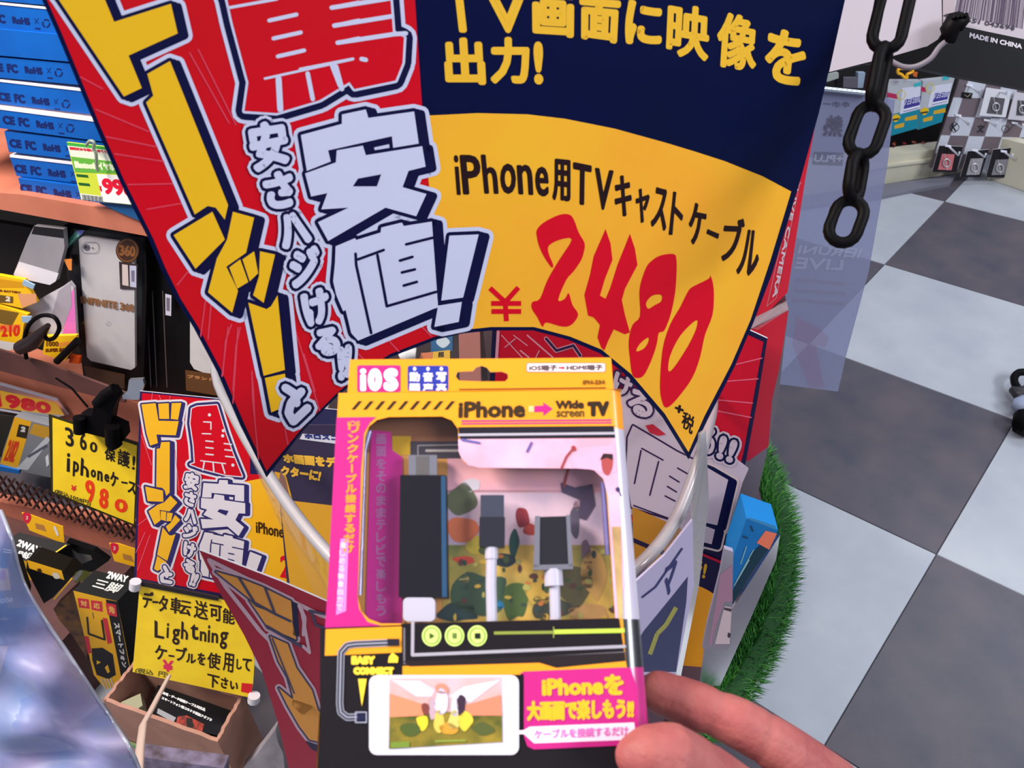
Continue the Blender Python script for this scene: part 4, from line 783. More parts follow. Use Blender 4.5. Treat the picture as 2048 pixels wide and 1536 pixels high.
a.line(cP([(1530, 838), (1560, 770), (1600, 722)]), 4.5, (140, 56, 60), 2); a.line(cP([(1600, 718), (1604, 726)]), 9, (150, 60, 64), 2)
a.poly(cP(sp2([(1765, 770), (1800, 752), (1830, 775), (1826, 840), (1800, 880), (1770, 850)], 3, True)), (160, 70, 70), 2); a.poly(cP([(1755, 790), (1775, 752), (1830, 755), (1830, 790), (1795, 775)]), (46, 30, 34), 3)
a.line(cP([(1330, 740), (1355, 690)]), 5, (96, 80, 140), 2); a.line(cP([(950, 672), (1050, 690)]), 5, (96, 90, 150), 2); a.line(cP([(1860, 960), (1862, 965)]), 9, (60, 50, 90), 2); a.line(cP([(1880, 1000), (1870, 975)]), 3, (80, 70, 110), 2)
a.poly(cP([(1825, 1180), (1876, 1180), (1890, 1720), (1862, 1720)]), ink((214, 180, 120), noise=(150, 120, 80), nscale=60), 1); a.build('picture_print', pk)
a = Art(PK, base=2)
a.poly([(640, 1256), (800, 1250), (806, 1247), (1238, 1236), (1252, 1330), (1270, 1600), (1276, 1690), (622, 1710), (640, 1450)], (22, 17, 22)); a.poly(cQ([(150, 505), (595, 488), (595, 640), (145, 660)]), PY, 1)
for k, sym in enumerate('▶Ⅱ■'):
    cx, cy = cQ([(770 + 134 * k, 543)])[0]; a.poly([(cx + 19.5 * math.cos(t * .314), cy + 21 * math.sin(t * .314)) for t in range(20)], (200, 226, 120), 1); a.line([(cx + 15 * math.cos(t * .314), cy + 16 * math.sin(t * .314)) for t in range(20)], 2, (120, 150, 60), 2, True)
a.poly(cQ([(758, 525), (788, 543), (758, 562)]), (60, 80, 30), 3); a.line(cQ([(897, 525), (897, 560)]), 2.5, (60, 80, 30), 3, dots=False); a.line(cQ([(911, 525), (911, 560)]), 2.5, (60, 80, 30), 3, dots=False); a.poly(cQ([(1022, 528), (1055, 526), (1056, 560), (1023, 560)]), (30, 34, 24), 3)
a.line(cQ([(1135, 527), (1480, 522)]), 6, (130, 140, 60), 1, dots=False); a.line(cQ([(1485, 520), (1900, 512)]), 9, (176, 196, 70), 1, dots=False); a.line(cQ([(1484, 490), (1484, 555)]), 2, (140, 150, 70), 2, dots=False)
a.line(cQ([(660, 460), (658, 655), (1900, 605)]), 6.5, (160, 154, 164), 1); a.line(cQ([(610, 500), (610, 705), (1200, 680), (1900, 640)]), 3.5, (110, 104, 110), 1)
a.poly(cQ([(600, 720), (1100, 700), (1900, 650), (1915, 745), (1310, 752), (1290, 770), (600, 790)]), PY, 0.5); a.poly(cQ([(600, 692), (1200, 672), (1900, 640), (1905, 690), (1500, 730), (1400, 700), (640, 722)]), (34, 26, 28), 1.5)
for wd, c, l in ((14, (150, 150, 166), 3), (10, (34, 32, 40), 4), (3, (150, 150, 166), 5)): a.line(cQ([(545, 582), (320, 592), (275, 600), (240, 640), (232, 940), (238, 990), (275, 1020), (340, 1018)]), wd, c, l)
a.poly(cQ(quad(512, 560, 582, 602)), (34, 30, 40), 6); a.line(cQ(quad(325, 990, 388, 1050)), 2, (160, 160, 180), 6, True); a.poly(cQ(quad(335, 1000, 378, 1040)), (28, 30, 60), 6)
a.glyph('EASY', cQ(quad(300, 660, 440, 712)), (250, 206, 60), 3, 4); a.glyph('CONNECT', cQ(quad(312, 725, 550, 772)), (250, 206, 60), 3, 4); a.poly(cQ([(515, 700), (520, 668), (540, 640), (575, 668), (572, 700)]), (250, 206, 60), 3); a.poly(cQ([(340, 795), (390, 795), (362, 955)]), (250, 206, 60), 3)
a.build('lower_print', pk)
a = Art(PK, base=6)
a.poly(rrect(738, 1350, 1038, 1510, 16), (206, 198, 212)); a.poly(cQ([(525, 795), (1178, 785), (1185, 1165), (520, 1205)]), ink((214, 176, 186), noise=(200, 150, 140), nscale=60), 1)
a.poly(cQ([(525, 990), (1182, 985), (1185, 1165), (520, 1205)]), ink((150, 126, 44), noise=(64, 76, 34), nscale=90), 2); a.poly(cQ([(525, 880), (740, 950), (720, 1010), (525, 1020)]), (214, 130, 96), 3); a.poly(cQ([(1175, 890), (960, 950), (980, 1010), (1182, 1010)]), (206, 124, 96), 3)
a.poly(cQ([(530, 800), (700, 805), (790, 860), (770, 900), (680, 900)]), (196, 190, 206), 2); a.poly(cQ([(1175, 800), (960, 840), (870, 900), (1000, 930)]), (214, 206, 220), 2)
for x, y, rx, ry, c in ((830, 855, 16, 13, (196, 130, 110)), (830, 935, 17, 27, (196, 190, 214)), (735, 970, 9, 16, (120, 60, 56)), (945, 950, 11, 20, (60, 40, 56)), (905, 960, 9, 24, (206, 196, 210)), (775, 960, 9, 24, (180, 150, 160)), (815, 1040, 12, 24, (214, 180, 80)), (900, 1040, 14, 22, (206, 186, 100)), (720, 1050, 14, 18, (230, 196, 50)), (870, 1090, 20, 14, (196, 140, 50)), (970, 1040, 14, 20, (214, 186, 60)), (640, 1090, 22, 14, (74, 86, 40)), (1080, 1090, 26, 14, (80, 86, 44))):
    px, py = cQ([(x, y)])[0]; blob(px, py, rx * .9, ry * .9, c, 4, 7)
a.poly(cQ([(530, 1165), (640, 1160), (640, 1195), (530, 1200)]), (110, 130, 50), 5); a.line(cQ([(790, 1160), (970, 1155)]), 4, (130, 146, 60), 5, dots=False)
a.poly(cQ(sp2([(1310, 770), (1330, 752), (1900, 728)], 2) + [(1935, 735), (1975, 850), (1985, 1180), (1370, 1208), (1330, 1190), (1310, 1130)]), PM)
a.glyph('iPhoneを', cQ([(1412, 780), (1895, 765), (1895, 890), (1415, 900)]), (246, 170, 36), 2, 5); a.glyph('大画面で楽しもう!!', cQ([(1325, 925), (1955, 905), (1955, 1030), (1328, 1042)]), (246, 170, 36), 2, 4.5)
a.poly(cQ([(1215, 1100), (1310, 1095), (1345, 1075), (1955, 1050), (1970, 1150), (1370, 1172), (1310, 1118), (1220, 1118)]), (246, 214, 232), 1); a.glyph('ケーブルを接続するだけ', cQ([(1370, 1092), (1920, 1068), (1922, 1128), (1372, 1150)]), (216, 110, 180), 2, 1.5)
a.build('phone_and_slogan_print', pk)

# ================================================================ the hand holding it
def Q(x, y, d): return CAM + ray(x, y) * d
SKIN = mat('skin', (168, 97, 92), rough=0.55, spec=0.25, noise=(150, 76, 76), nscale=55, sss=0.25, bump=0.25, bscale=420)
bm = bmesh.new()
def chain(pts):
    """overlapping spheres along a tapering bone line"""
    for i in range(len(pts) - 1):
        (a_, ra), (b_, rb) = pts[i], pts[i + 1]; L = (b_ - a_).length; n = max(2, int(L / (min(ra, rb) * 0.16)))
        for k in range(n + 1):
            t = k / n; bmesh.ops.create_icosphere(bm, subdivisions=2, radius=ra + (rb - ra) * t, matrix=Matrix.Translation(a_.lerp(b_, t)))
px = 0.352 / F
idx = [(Q(1318, 1384, .361), 44 * px), (Q(1352, 1397, .359), 48 * px), (Q(1395, 1413, .356), 49.5 * px), (Q(1440, 1430, .354), 48 * px), (Q(1478, 1447, .352), 51 * px), (Q(1520, 1470, .352), 52 * px), (Q(1575, 1506, .353), 56 * px), (Q(1660, 1575, .358), 66 * px), (Q(1740, 1680, .368), 78 * px)]
chain(idx)
pt = 0.312 / F
thb = [(Q(1272, 1512, .309), 44 * pt), (Q(1298, 1508, .3085), 56 * pt), (Q(1340, 1512, .311), 66 * pt), (Q(1400, 1546, .318), 68 * pt), (Q(1455, 1588, .323), 72 * pt), (Q(1540, 1660, .335), 84 * pt), (Q(1620, 1760, .350), 110 * pt), (Q(1700, 1900, .365), 130 * pt)]
chain(thb)
for k, (tx, ty) in enumerate(((1335, 1560), (1350, 1665), (1385, 1760))):
    d0 = .362 + k * .004; r0 = (46 - 3 * k) * px
    chain([(Q(tx, ty, d0), r0 * .9), (Q(tx + 90, ty + 40, d0 + .004), r0), (Q(tx + 220, ty + 90, d0 + .012), r0 * 1.08), (Q(tx + 330, ty + 150, d0 + .012), r0 * 1.3), (Q(1760 - 30 * k, 1790 + 90 * k, .378), 78 * px)])
chain([(Q(1740, 1680, .368), 78 * px), (Q(1700, 1900, .365), 110 * px), (Q(1700, 2050, .36), 120 * px), (Q(1760, 2250, .34), 110 * px), (Q(1900, 2700, .31), 115 * px)])
chain([(Q(1760, 1800, .374), 80 * px), (Q(1780, 2000, .368), 110 * px), (Q(1800, 2200, .345), 105 * px)])
chain([(Q(1700, 1960, .378), 85 * px), (Q(1760, 2150, .36), 100 * px)])
me = bpy.data.meshes.new('hand_raw'); bm.to_mesh(me); bm.free()
tmp = bpy.data.objects.new('hand_raw', me); COL.objects.link(tmp)
m_ = tmp.modifiers.new('r', 'REMESH'); m_.mode = 'VOXEL'; m_.voxel_size = 0.0011; m_ = tmp.modifiers.new('s', 'SMOOTH'); m_.iterations = 9; m_.factor = 0.6
dg = bpy.context.evaluated_depsgraph_get(); hm = bpy.data.meshes.new_from_object(tmp.evaluated_get(dg)); bpy.data.objects.remove(tmp)
# knuckle creases and the thumb's pad: gentle grooves across the skin at each joint
grooves = [(Q(1437, 1440, .345), 0.0021, 0.0013), (Q(1427, 1438, .345), 0.0016, 0.0006), (Q(1532, 1488, .345), 0.0022, 0.0010), (Q(1345, 1398, .350), 0.0018, 0.0005), (Q(1400, 1548, .315), 0.0024, 0.0009), (Q(1412, 1556, .315), 0.0018, 0.0006)]
ax_i = (idx[5][0] - idx[2][0]).normalized(); ax_t = (thb[4][0] - thb[2][0]).normalized()
for v, nrm in zip(hm.vertices, [Vector(n.vector) for n in hm.vertex_normals]):
    for j, (c_, wd, dp) in enumerate(grooves):
        ax = ax_t if j > 3 else ax_i; dlt = v.co - c_; al = dlt.dot(ax)
        if abs(al) < wd * 3 and dlt.length < 0.02: v.co -= nrm * 0.42 * dp * math.exp(-(al / wd) ** 2)
for p in hm.polygons: p.use_smooth = True
hm.materials.clear(); hm.materials.append(SKIN)
hb = thing('hand', 'bare hand reaching in from the lower right and pinching the package between thumb and forefinger', 'person', Q(1740, 1680, .37))
for v in hm.vertices: v.co -= hb.location
o = bpy.data.objects.new('hand_body', hm); COL.objects.link(o); o.parent = hb
# ================================================================ the wooden shelf on the left
SDIR = Vector((0.9447, 0.3278, 0)); SN = Vector((0.3278, -0.9447, 0))
SH = Surf(CAM + ray(210, 600) * 1.30, SN); INB = Vector((-SN.x, -SN.y, 0))
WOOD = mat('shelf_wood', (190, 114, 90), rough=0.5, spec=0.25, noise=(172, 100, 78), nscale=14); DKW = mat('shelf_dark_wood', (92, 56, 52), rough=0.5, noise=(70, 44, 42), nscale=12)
cK = crop(0, 0, 2.92571); cL = c4; cM = cS; cN = crop(0, 1086, 3.41333)
INK_N = (18, 34, 92)
sh = thing('wooden_shelf', 'brown wooden shop shelf crowded with phone goods at the left', 'shelf', SH.at(200, 1000))
MB().slab(SH, [(-300, 338), (0, 386), (44, 389), (205, 416), (330, 436), (900, 560), (900, 622), (287, 471), (0, 419), (-300, 368)], 0, WOOD, back=INB * 0.42).build('board', sh)
SH2 = SH.off(-0.03)
MB().slab(SH2, [(-250, 640), (0, 716), (300, 815), (480, 870), (480, 960), (300, 905), (0, 822), (-250, 745)], 0, WOOD, back=INB * 0.05).build('board', sh)
MB().slab(SH2.off(0.07), [(-250, 622), (0, 700), (100, 730), (250, 786), (250, 806), (180, 790), (0, 742), (-250, 668)], 0.004, DKW).build('rail', sh)
SH3 = SH.off(0.13)
MB().slab(SH3, [(-250, 950), (0, 1004), (270, 1056), (400, 1081), (400, 1145), (268, 1116), (0, 1048), (-250, 985)], 0, WOOD, back=INB * 0.02).build('board', sh)
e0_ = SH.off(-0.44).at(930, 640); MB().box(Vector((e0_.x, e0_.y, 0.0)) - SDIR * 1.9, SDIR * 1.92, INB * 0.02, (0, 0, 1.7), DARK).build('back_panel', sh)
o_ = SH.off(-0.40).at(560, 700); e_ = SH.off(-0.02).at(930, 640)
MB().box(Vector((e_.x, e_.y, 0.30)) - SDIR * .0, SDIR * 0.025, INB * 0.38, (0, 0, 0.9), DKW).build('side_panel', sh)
k_ = SH3.off(-0.06).at(400, 1120); MB().box(Vector((k_.x, k_.y, 0.0)) - SDIR * 1.5, SDIR * 1.85, INB * 0.02, (0, 0, k_.z - .01), mat('kick_dark_brown', (40, 26, 26), rough=0.8)).build('kick_panel', sh)  # plain dark brown panel closing the space below the shelf

MB().slab(SH2.off(-.06), [(-400, 380), (700, 560), (700, 900), (-400, 700)], 0.01, DARK).build('dark_backdrop', sh)  # dark sheet added so the space behind the phones reads black
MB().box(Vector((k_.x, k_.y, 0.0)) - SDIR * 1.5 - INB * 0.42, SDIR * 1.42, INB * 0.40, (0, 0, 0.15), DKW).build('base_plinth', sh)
# ---- stacked blue boxes
BL_ = mat('blue_card', (8, 88, 172), rough=0.4, spec=0.3, noise=(10, 80, 160), nscale=20); WE = mat('white_edge', (226, 216, 226), rough=0.5)
rows = [  # (y at crop x=0 top, slope, bottom y, left x top, left x bottom, logo y or None, white lid edge)
    (-210, .09, -70, -500, -500, None, 1, 'blue earphone box at the very top of the stack, cut by the frame'), (-60, .09, 6, -500, -500, None, 0, 'blue earphone box just below the topmost of the stack'),
    (26, .10, 165, -500, -500, 110, 1, 'blue earphone box with certification marks under the upper white lid line'), (172, .09, 325, -500, -500, None, 0, 'plain blue box without marks in the stack'),
    (335, .09, 455, -500, -500, 395, 0, 'blue box with certification marks just under the plain one'), (478, .115, 608, -500, -500, 565, 1, 'blue marked box under the middle white lid line'),
    (640, .13, 750, -500, -500, 698, 1, 'blue marked box above the ones that stick out to the left edge'), (765, .12, 882, 25, 52, 830, 0, 'blue marked box third from the bottom of the stack'),
    (912, .12, 1018, 57, 98, 975, 1, 'blue marked box second from the bottom behind the green price tag'), (1030, .13, 1128, 106, 135, 1085, 0, 'blue marked box at the bottom of the stack on the shelf board')]
for k, (y0, sl, y1, xl0, xl1, ly, lid, lab) in enumerate(rows):
    S = SH.off(-0.012 - 0.002 * (k % 3)); X = 820
    yy = lambda x, y: y + sl * x
    q = cK([(xl0, yy(xl0, y0)), (X, yy(X, y0)), (X, yy(X, y1)), (xl1, yy(xl1, y1))])
    r = thing('earphone_box', lab, 'box', S.at(*q[3]), 'blue earphone boxes in a stack')
    MB().slab(S, q, 0, BL_, WE if lid else BL_, back=INB * 0.11).build('carton', r)
    if lid:
        MB().slab(S.off(.001), cK([(xl0, yy(xl0, y0 - 13)), (X, yy(X, y0 - 13)), (X, yy(X, y0 + 1)), (xl0, yy(xl0, y0 + 1))]), 0, WE, back=INB * 0.11).build('lid_edge', r)
    if ly:
        a = Art(S); off = {110: -105, 395: -32, 565: 10, 698: 35, 830: 75, 975: 105, 1085: 138}[ly]; sk = .16
        for t, x, wd, h, b in (('CE', -25, 72, 26, 3), ('FC', 68, 64, 27, 3), ('RoHS', 172, 104, 22, 2.6), ('♲', 385 - 90, 0, 0, 0)):
            if wd: xx = x + off; a.glyph(t, cK([(xx, yy(xx, ly - h)), (xx + wd, yy(xx + wd, ly - h)), (xx + wd + 8, yy(xx + wd, ly + h)), (xx + 8, yy(xx, ly + h))]), INK_N, 0, b)
        xx = 305 + off; a.line(cK([(xx, yy(xx, ly - 20)), (xx + 24, yy(xx, ly + 8))]), 1.2, INK_N, 0); a.line(cK([(xx + 24, yy(xx, ly - 22)), (xx + 4, yy(xx, ly + 8))]), 1.2, INK_N, 0); a.line(cK([(xx + 4, yy(xx, ly + 36)), (xx + 36, yy(xx + 36, ly + 36))]), 3, INK_N, 0, dots=False)
        xx = 375 + off; cx, cy = xx, yy(xx, ly)
        for t in range(3):
            arc_ = [(cx + 20 * math.cos(2.094 * t + s_ * .27), cy + 22 * math.sin(2.094 * t + s_ * .27)) for s_ in range(6)]; a.line(cK(arc_), 3.2, INK_N, 0)
        a.build('certification_marks', r)
# ---- green price tag hanging on a ring
ST_ = SH.off(0.012); r = thing('green_price_tag', 'green and yellow price tag reading 998 hanging on the blue boxes', 'price tag', ST_.at(250, 400))
MB().slab(ST_, cK([(390, 832), (700, 868), (830, 1205), (475, 1168)]), 0.002, ink((196, 206, 60))).build('card', r)
a = Art(ST_)
a.poly(cK([(390, 832), (700, 868), (708, 886), (394, 852)]), (60, 160, 60)); a.poly(cK([(394, 852), (708, 886), (738, 955), (415, 915)]), (216, 220, 200)); a.glyph('便利だから聴いてみてください!', cK([(402, 858), (690, 884), (696, 904), (408, 876)]), (206, 44, 60), 1, 1.2)
a.poly(cK([(415, 917), (738, 955), (765, 1020), (440, 1008)]), (96, 168, 60)); a.glyph('Bluetooth イヤホンレ', cK([(430, 935), (720, 962), (745, 1006), (440, 985)]), (220, 230, 190), 1, 2.2)
a.poly(cK([(565, 1018), (770, 1030), (830, 1202), (600, 1180)]), (232, 228, 224), 1); a.glyph('998', cK([(590, 1040), (770, 1055), (800, 1155), (605, 1135)]), (214, 20, 50), 2, 4.5); a.glyph('¥', cK([(578, 1085), (592, 1088), (600, 1125), (585, 1120)]), (214, 20, 50), 2, 1)
a.poly(cK([(445, 1018), (512, 1024), (518, 1040), (450, 1034)]), (30, 90, 40), 1); a.poly(cK([(458, 1068), (522, 1074), (528, 1090), (464, 1084)]), (30, 90, 40), 1)
a.poly(cK([(468, 1130), (600, 1148), (606, 1182), (476, 1166)]), (220, 220, 210), 1)
for k in range(16): x = 480 + k * 7.5; a.line(cK([(x, 1138 + k * .9), (x + 6, 1168 + k * .9)]), .9 + (k % 3) * .4, (40, 50, 60), 2, dots=False)
a.build('tag_print', r)
MB().tube([ST_.off(0.01).at(*p) for p in cK(sp2([(505, 850), (525, 826), (550, 832), (548, 870), (562, 900), (565, 960), (572, 1000)], 4))], 0.0022, mat('grey_clip', (150, 160, 140), rough=0.25, metal=0.4), 8).build('ring', r)
o = MB().slab(SH.off(0.006), cK([(580, 1188), (690, 1240), (860, 1310), (860, 1230), (780, 1195)]), 0.012, ink((30, 80, 130)), ink((120, 140, 160))); o = o.build('blue_clear_pouch'); tag(o, 'clear pouch with blue card lying on the shelf edge below the green tag', 'pouch')

# ---- middle shelf: phone case boxes, batteries
S = SH2.off(0.012); pc = thing('phone_case_box', 'black display box with a silver phone back and a round 360 mark', 'box', S.at(220, 780))
BKB = mat('box_black', (9, 8, 10), rough=0.45, spec=0.2)
MB().slab(S.off(-0.012), [(125, 452), (150, 446), (290, 474), (294, 560), (286, 790), (250, 785), (168, 760)], 0, BKB, back=INB * 0.05).build('box_body', pc)
MB().slab(S.off(-0.006), [(157, 479), (165, 473), (262, 487), (268, 500), (270, 735), (262, 740), (182, 722), (174, 714)], 0.005, mat('phone_silver', (214, 208, 204), rough=0.4, noise=(206, 200, 200), nscale=30)).build('phone', pc)
a = Art(S.off(-0.005)); a.line(cL(rrect(555, 288, 672, 362, 30)), 1.2, (150, 146, 150), 1, True); a.poly(cL([(587 + 20 * math.cos(t * .4), 322 + 22 * math.sin(t * .4)) for t in range(16)]), (96, 94, 100), 2); a.poly(cL([(585 + 9 * math.cos(t * .6), 322 + 9 * math.sin(t * .6)) for t in range(10)]), (40, 40, 48), 3); a.poly(cL([(630 + 6 * math.cos(t * .8), 328 + 6 * math.sin(t * .8)) for t in range(8)]), (110, 90, 86), 2)
a.line(cL([(735 + 13 * math.cos(t * .4), 842 + 13 * math.sin(t * .4)) for t in range(16)]), .8, (170, 166, 168), 2, True)
a.glyph('INFINITE 360', cL([(548, 655), (915, 712), (915, 768), (552, 705)]), (150, 104, 66), 2, 2.2)
a.poly(cL([(870 + 80 * math.cos(t * .262), 345 + 86 * math.sin(t * .262)) for t in range(24)]), (74, 44, 26), 2); a.line(cL([(870 + 68 * math.cos(t * .262), 345 + 74 * math.sin(t * .262)) for t in range(24)]), 2, (150, 96, 50), 3, True); a.glyph('360', cL([(815, 305), (925, 315), (925, 390), (815, 380)]), (156, 100, 50), 3, 2.5)
a.poly(cL([(812, 420), (940, 440), (936, 612), (820, 608)]), (60, 46, 44), 2); a.poly(cL([(833, 438), (872, 444), (878, 588), (835, 580)]), (226, 206, 196), 3); a.poly(cL([(884, 446), (930, 450), (930, 598), (888, 592)]), (206, 206, 226), 3); a.poly(cL([(895, 480), (918, 482), (918, 560), (898, 556)]), (130, 120, 140), 4)
a.poly(cL([(438, 300), (520, 212), (575, 205), (560, 232), (440, 355)]), (40, 140, 120), 2); a.poly(cL([(520, 212), (575, 205), (560, 232), (530, 250)]), (120, 130, 220), 3); a.glyph('Quality', cL([(440, 320), (540, 215), (550, 235), (445, 350)]), (150, 220, 190), 4, 1)
a.poly(cL([(575, 1130), (850, 1190), (850, 1290), (590, 1230)]), (96, 66, 46), 1); a.build('printed_sleeve', pc)
MB().slab(S, cL([(425, 185), (985, 258), (975, 300), (960, 1180), (945, 1380), (560, 1230), (440, 400)]), 0.001, clear('box_window', (0.96, 0.96, 0.97), 0.0, (160, 160, 170), 0.1, 0.008)).build('clear_window', pc)
pc2 = thing('phone_case_box', 'black display box with a silver phone mostly hidden behind the red slogan fan edge', 'box', S.at(400, 820))
MB().slab(S.off(-0.03), [(288, 480), (420, 500), (560, 560), (600, 860), (500, 850), (300, 812)], 0, BKB, back=INB * 0.05).build('box_body', pc2)
MB().slab(S.off(-0.02), [(380, 640), (470, 655), (470, 770), (424, 752), (388, 738), (380, 725)], 0.005, MATS['phone_silver']).build('phone', pc2)
a = Art(S.off(-0.019)); a.poly(cL([(1128, 640), (1170, 650), (1168, 792), (1130, 785)]), (206, 200, 216), 0); a.poly(cL([(1135, 665), (1160, 670), (1158, 760), (1137, 755)]), (120, 110, 124), 1); a.poly(cL([(1265, 1160), (1540, 1200), (1540, 1345), (1270, 1300)]), (100, 64, 36), 0); a.glyph('ブランド', cL([(1280, 1190), (1460, 1215), (1460, 1240), (1280, 1215)]), (190, 130, 80), 1, 1.2)
for x, c in ((1000, (70, 66, 74)), (1040, (50, 46, 50)), (1110, (84, 70, 66))): a.line(cL([(x, 620), (x + 30, 1280)]), 2, c, 0, dots=False)
a.build('printed_sleeve', pc2)
# silver phone in a clear pouch, tilted
S = SH2.off(0.022); r = thing('pouched_phone', 'grey metal phone shell in a clear pouch tilted left of the 360 phone case box', 'phone', S.at(80, 560))
MB().slab(S, cL([(232, 178), (432, 200), (440, 330), (380, 555), (340, 580), (110, 530), (92, 508), (190, 260)]), 0.008, mat('shell_grey', (150, 146, 150), rough=0.35, noise=(128, 124, 130), nscale=8)).build('shell', r)
a = Art(S); a.poly(cL([(232, 178), (432, 200), (436, 262), (215, 232)]), (26, 24, 28)); a.poly(cL([(130, 420), (400, 500), (380, 555), (340, 580), (110, 530), (92, 508)]), (220, 214, 220)); a.build('end_band', r)
r = thing('white_case', 'white and pink phone case leaning beside the black cable loop', 'phone case', S.at(110, 680)); S_ = S.off(-.003)
MB().slab(S_, cL([(150, 745), (430, 590), (470, 560), (500, 600), (520, 930), (440, 935), (200, 900)]), 0.006, ink((206, 200, 206))).build('case', r)
a = Art(S_); a.poly(cL([(490, 620), (505, 610), (522, 935), (425, 925)]), (232, 120, 196)); a.poly(cL([(400, 620), (480, 560), (490, 720), (420, 900), (350, 800)]), (170, 160, 170), 1); a.poly(cL([(435, 405), (490, 400), (490, 480), (470, 480)]), (220, 130, 60), 1); a.build('case_print', r)
# yellow battery packs
def battery(q, lab, txts, hook=True):
    S_ = S.off(0.012); r = thing('battery_pack', lab, 'battery', S_.at(*cL([q[3]])[0]), 'yellow carded batteries')
    MB().slab(S_, cL(q), 0.006, ink((246, 190, 24))).build('card', r)
    a = Art(S_)
    for t, qq, c, b in txts:
        if t is None: a.poly(cL(qq), c, 0)
        else: a.glyph(t, cL(qq), c, 1, b)
    a.build('card_print', bpy.data.objects[[c.name for c in r.children][0]]) if r.children else a.build('card_print', r); return r
battery([(-60, 505), (165, 545), (250, 700), (150, 740), (-60, 690)], 'upper yellow carded battery with a small number 2 at the left edge', [(None, [(-60, 530), (150, 560), (170, 600), (-60, 600)], (214, 150, 20), 0), (None, [(-60, 640), (90, 660), (90, 705), (-60, 700)], (110, 80, 30), 0), ('SUPER BATTERY', [(-60, 605), (140, 625), (145, 640), (-60, 622)], (120, 60, 20), 1), ('2', [(40, 655), (75, 660), (70, 695), (35, 690)], (230, 220, 190), 2), (None, [(120, 640), (245, 640), (250, 700), (150, 735)], (224, 156, 110), 0)])
battery([(-60, 700), (190, 780), (160, 860), (150, 990), (-60, 1010)], 'yellow carded battery with a red handwritten price below the other at the left edge', [(None, [(-60, 735), (130, 770), (80, 860), (-60, 830)], (120, 90, 30), 0), (None, [(-60, 850), (140, 850), (130, 900), (-60, 900)], (232, 130, 60), 0), ('210', [(0, 860), (140, 850), (130, 930), (10, 935)], (226, 50, 30), 2.5), (None, [(-60, 950), (100, 975), (150, 1010), (-60, 1050)], (220, 216, 216), 0)])
battery([(310, 930), (520, 925), (520, 985), (440, 1100), (290, 1050)], 'small yellow battery card with brown lettering right of the black cable loop', [('1000', [(315, 965), (400, 965), (400, 1000), (315, 1000)], (120, 70, 20), 1.5), ('SUPER BAT', [(310, 1015), (465, 1005), (460, 1035), (308, 1040)], (120, 60, 20), 1.5), (None, [(400, 975), (515, 960), (500, 985), (400, 1005)], (240, 150, 60), 0)])
o = MB().slab(S.off(0.008), cL([(480, 1060), (545, 1070), (540, 1120), (470, 1110)]), 0.005, ink((236, 90, 30))).build('orange_packet'); tag(o, 'small orange packet corner below the phone case box', 'package')
for p, lab in (([(160, 545), (235, 580), (225, 610), (150, 580)], 'pale blue hang hole tab of the upper battery card'), ([(145, 795), (215, 795), (205, 840), (150, 835)], 'pale blue hang hole tab of the lower battery card')):
    o = MB().slab(S.off(0.016), cL(p), 0.002, ink((150, 176, 200))).build('hang_tab'); tag(o, lab, 'tab')
# black cable clip with loop
SC_ = SH2.off(0.075); r = thing('looped_cable_clip', 'black cable loop clipped on the shelf edge in front of the batteries', 'cable', SC_.at(40, 720))
MB().tube([SC_.at(*p) for p in cL(sp2([(180, 1080), (165, 960), (200, 850), (280, 790), (370, 800), (405, 870), (370, 940), (320, 950), (300, 900)], 5))], 0.0034, BLK, 10).build('loop', r)
MB().tube([SC_.at(*p) for p in cL([(330, 855), (290, 900), (220, 970), (140, 1010)])], [0.004, 0.008, 0.013, 0.012], mat('clip_brown', (34, 24, 24), rough=0.3), 10).build('clip_body', r)
MB().tube([SC_.at(*p) for p in cL([(530, 960), (450, 1040), (390, 1100)])], 0.006, BLK, 10).build('strap', r)
# price rail on the middle board
SR_ = SH2.off(0.012); r = thing('price_rail', 'clear price rail with a yellow strip and red digits on the shelf edge', 'price tag', SR_.at(60, 820))
MB().slab(SR_, cM([(-200, 5), (0, 55), (390, 165), (462, 272), (335, 300), (0, 238), (-200, 190)]), 0.003, clear('rail_clear', (0.9, 0.9, 0.92), 0.35, (196, 196, 206), 0.1, 0.2)).build('clear_channel', r)
a = Art(SR_); a.poly(cM([(-200, 60), (0, 105), (385, 190), (440, 275), (340, 268), (0, 225), (-200, 180)]), (224, 170, 54)); a.glyph('1980', cM([(-40, 110), (350, 195), (345, 265), (-20, 215)]), (206, 40, 50), 1, 5)
a.line(cM([(-200, 20), (0, 62), (390, 172)]), 3.5, (176, 176, 196), 1); a.line(cM([(-200, 190), (0, 236), (330, 296)]), 4, (196, 196, 210), 1); a.build('price_strip', r)
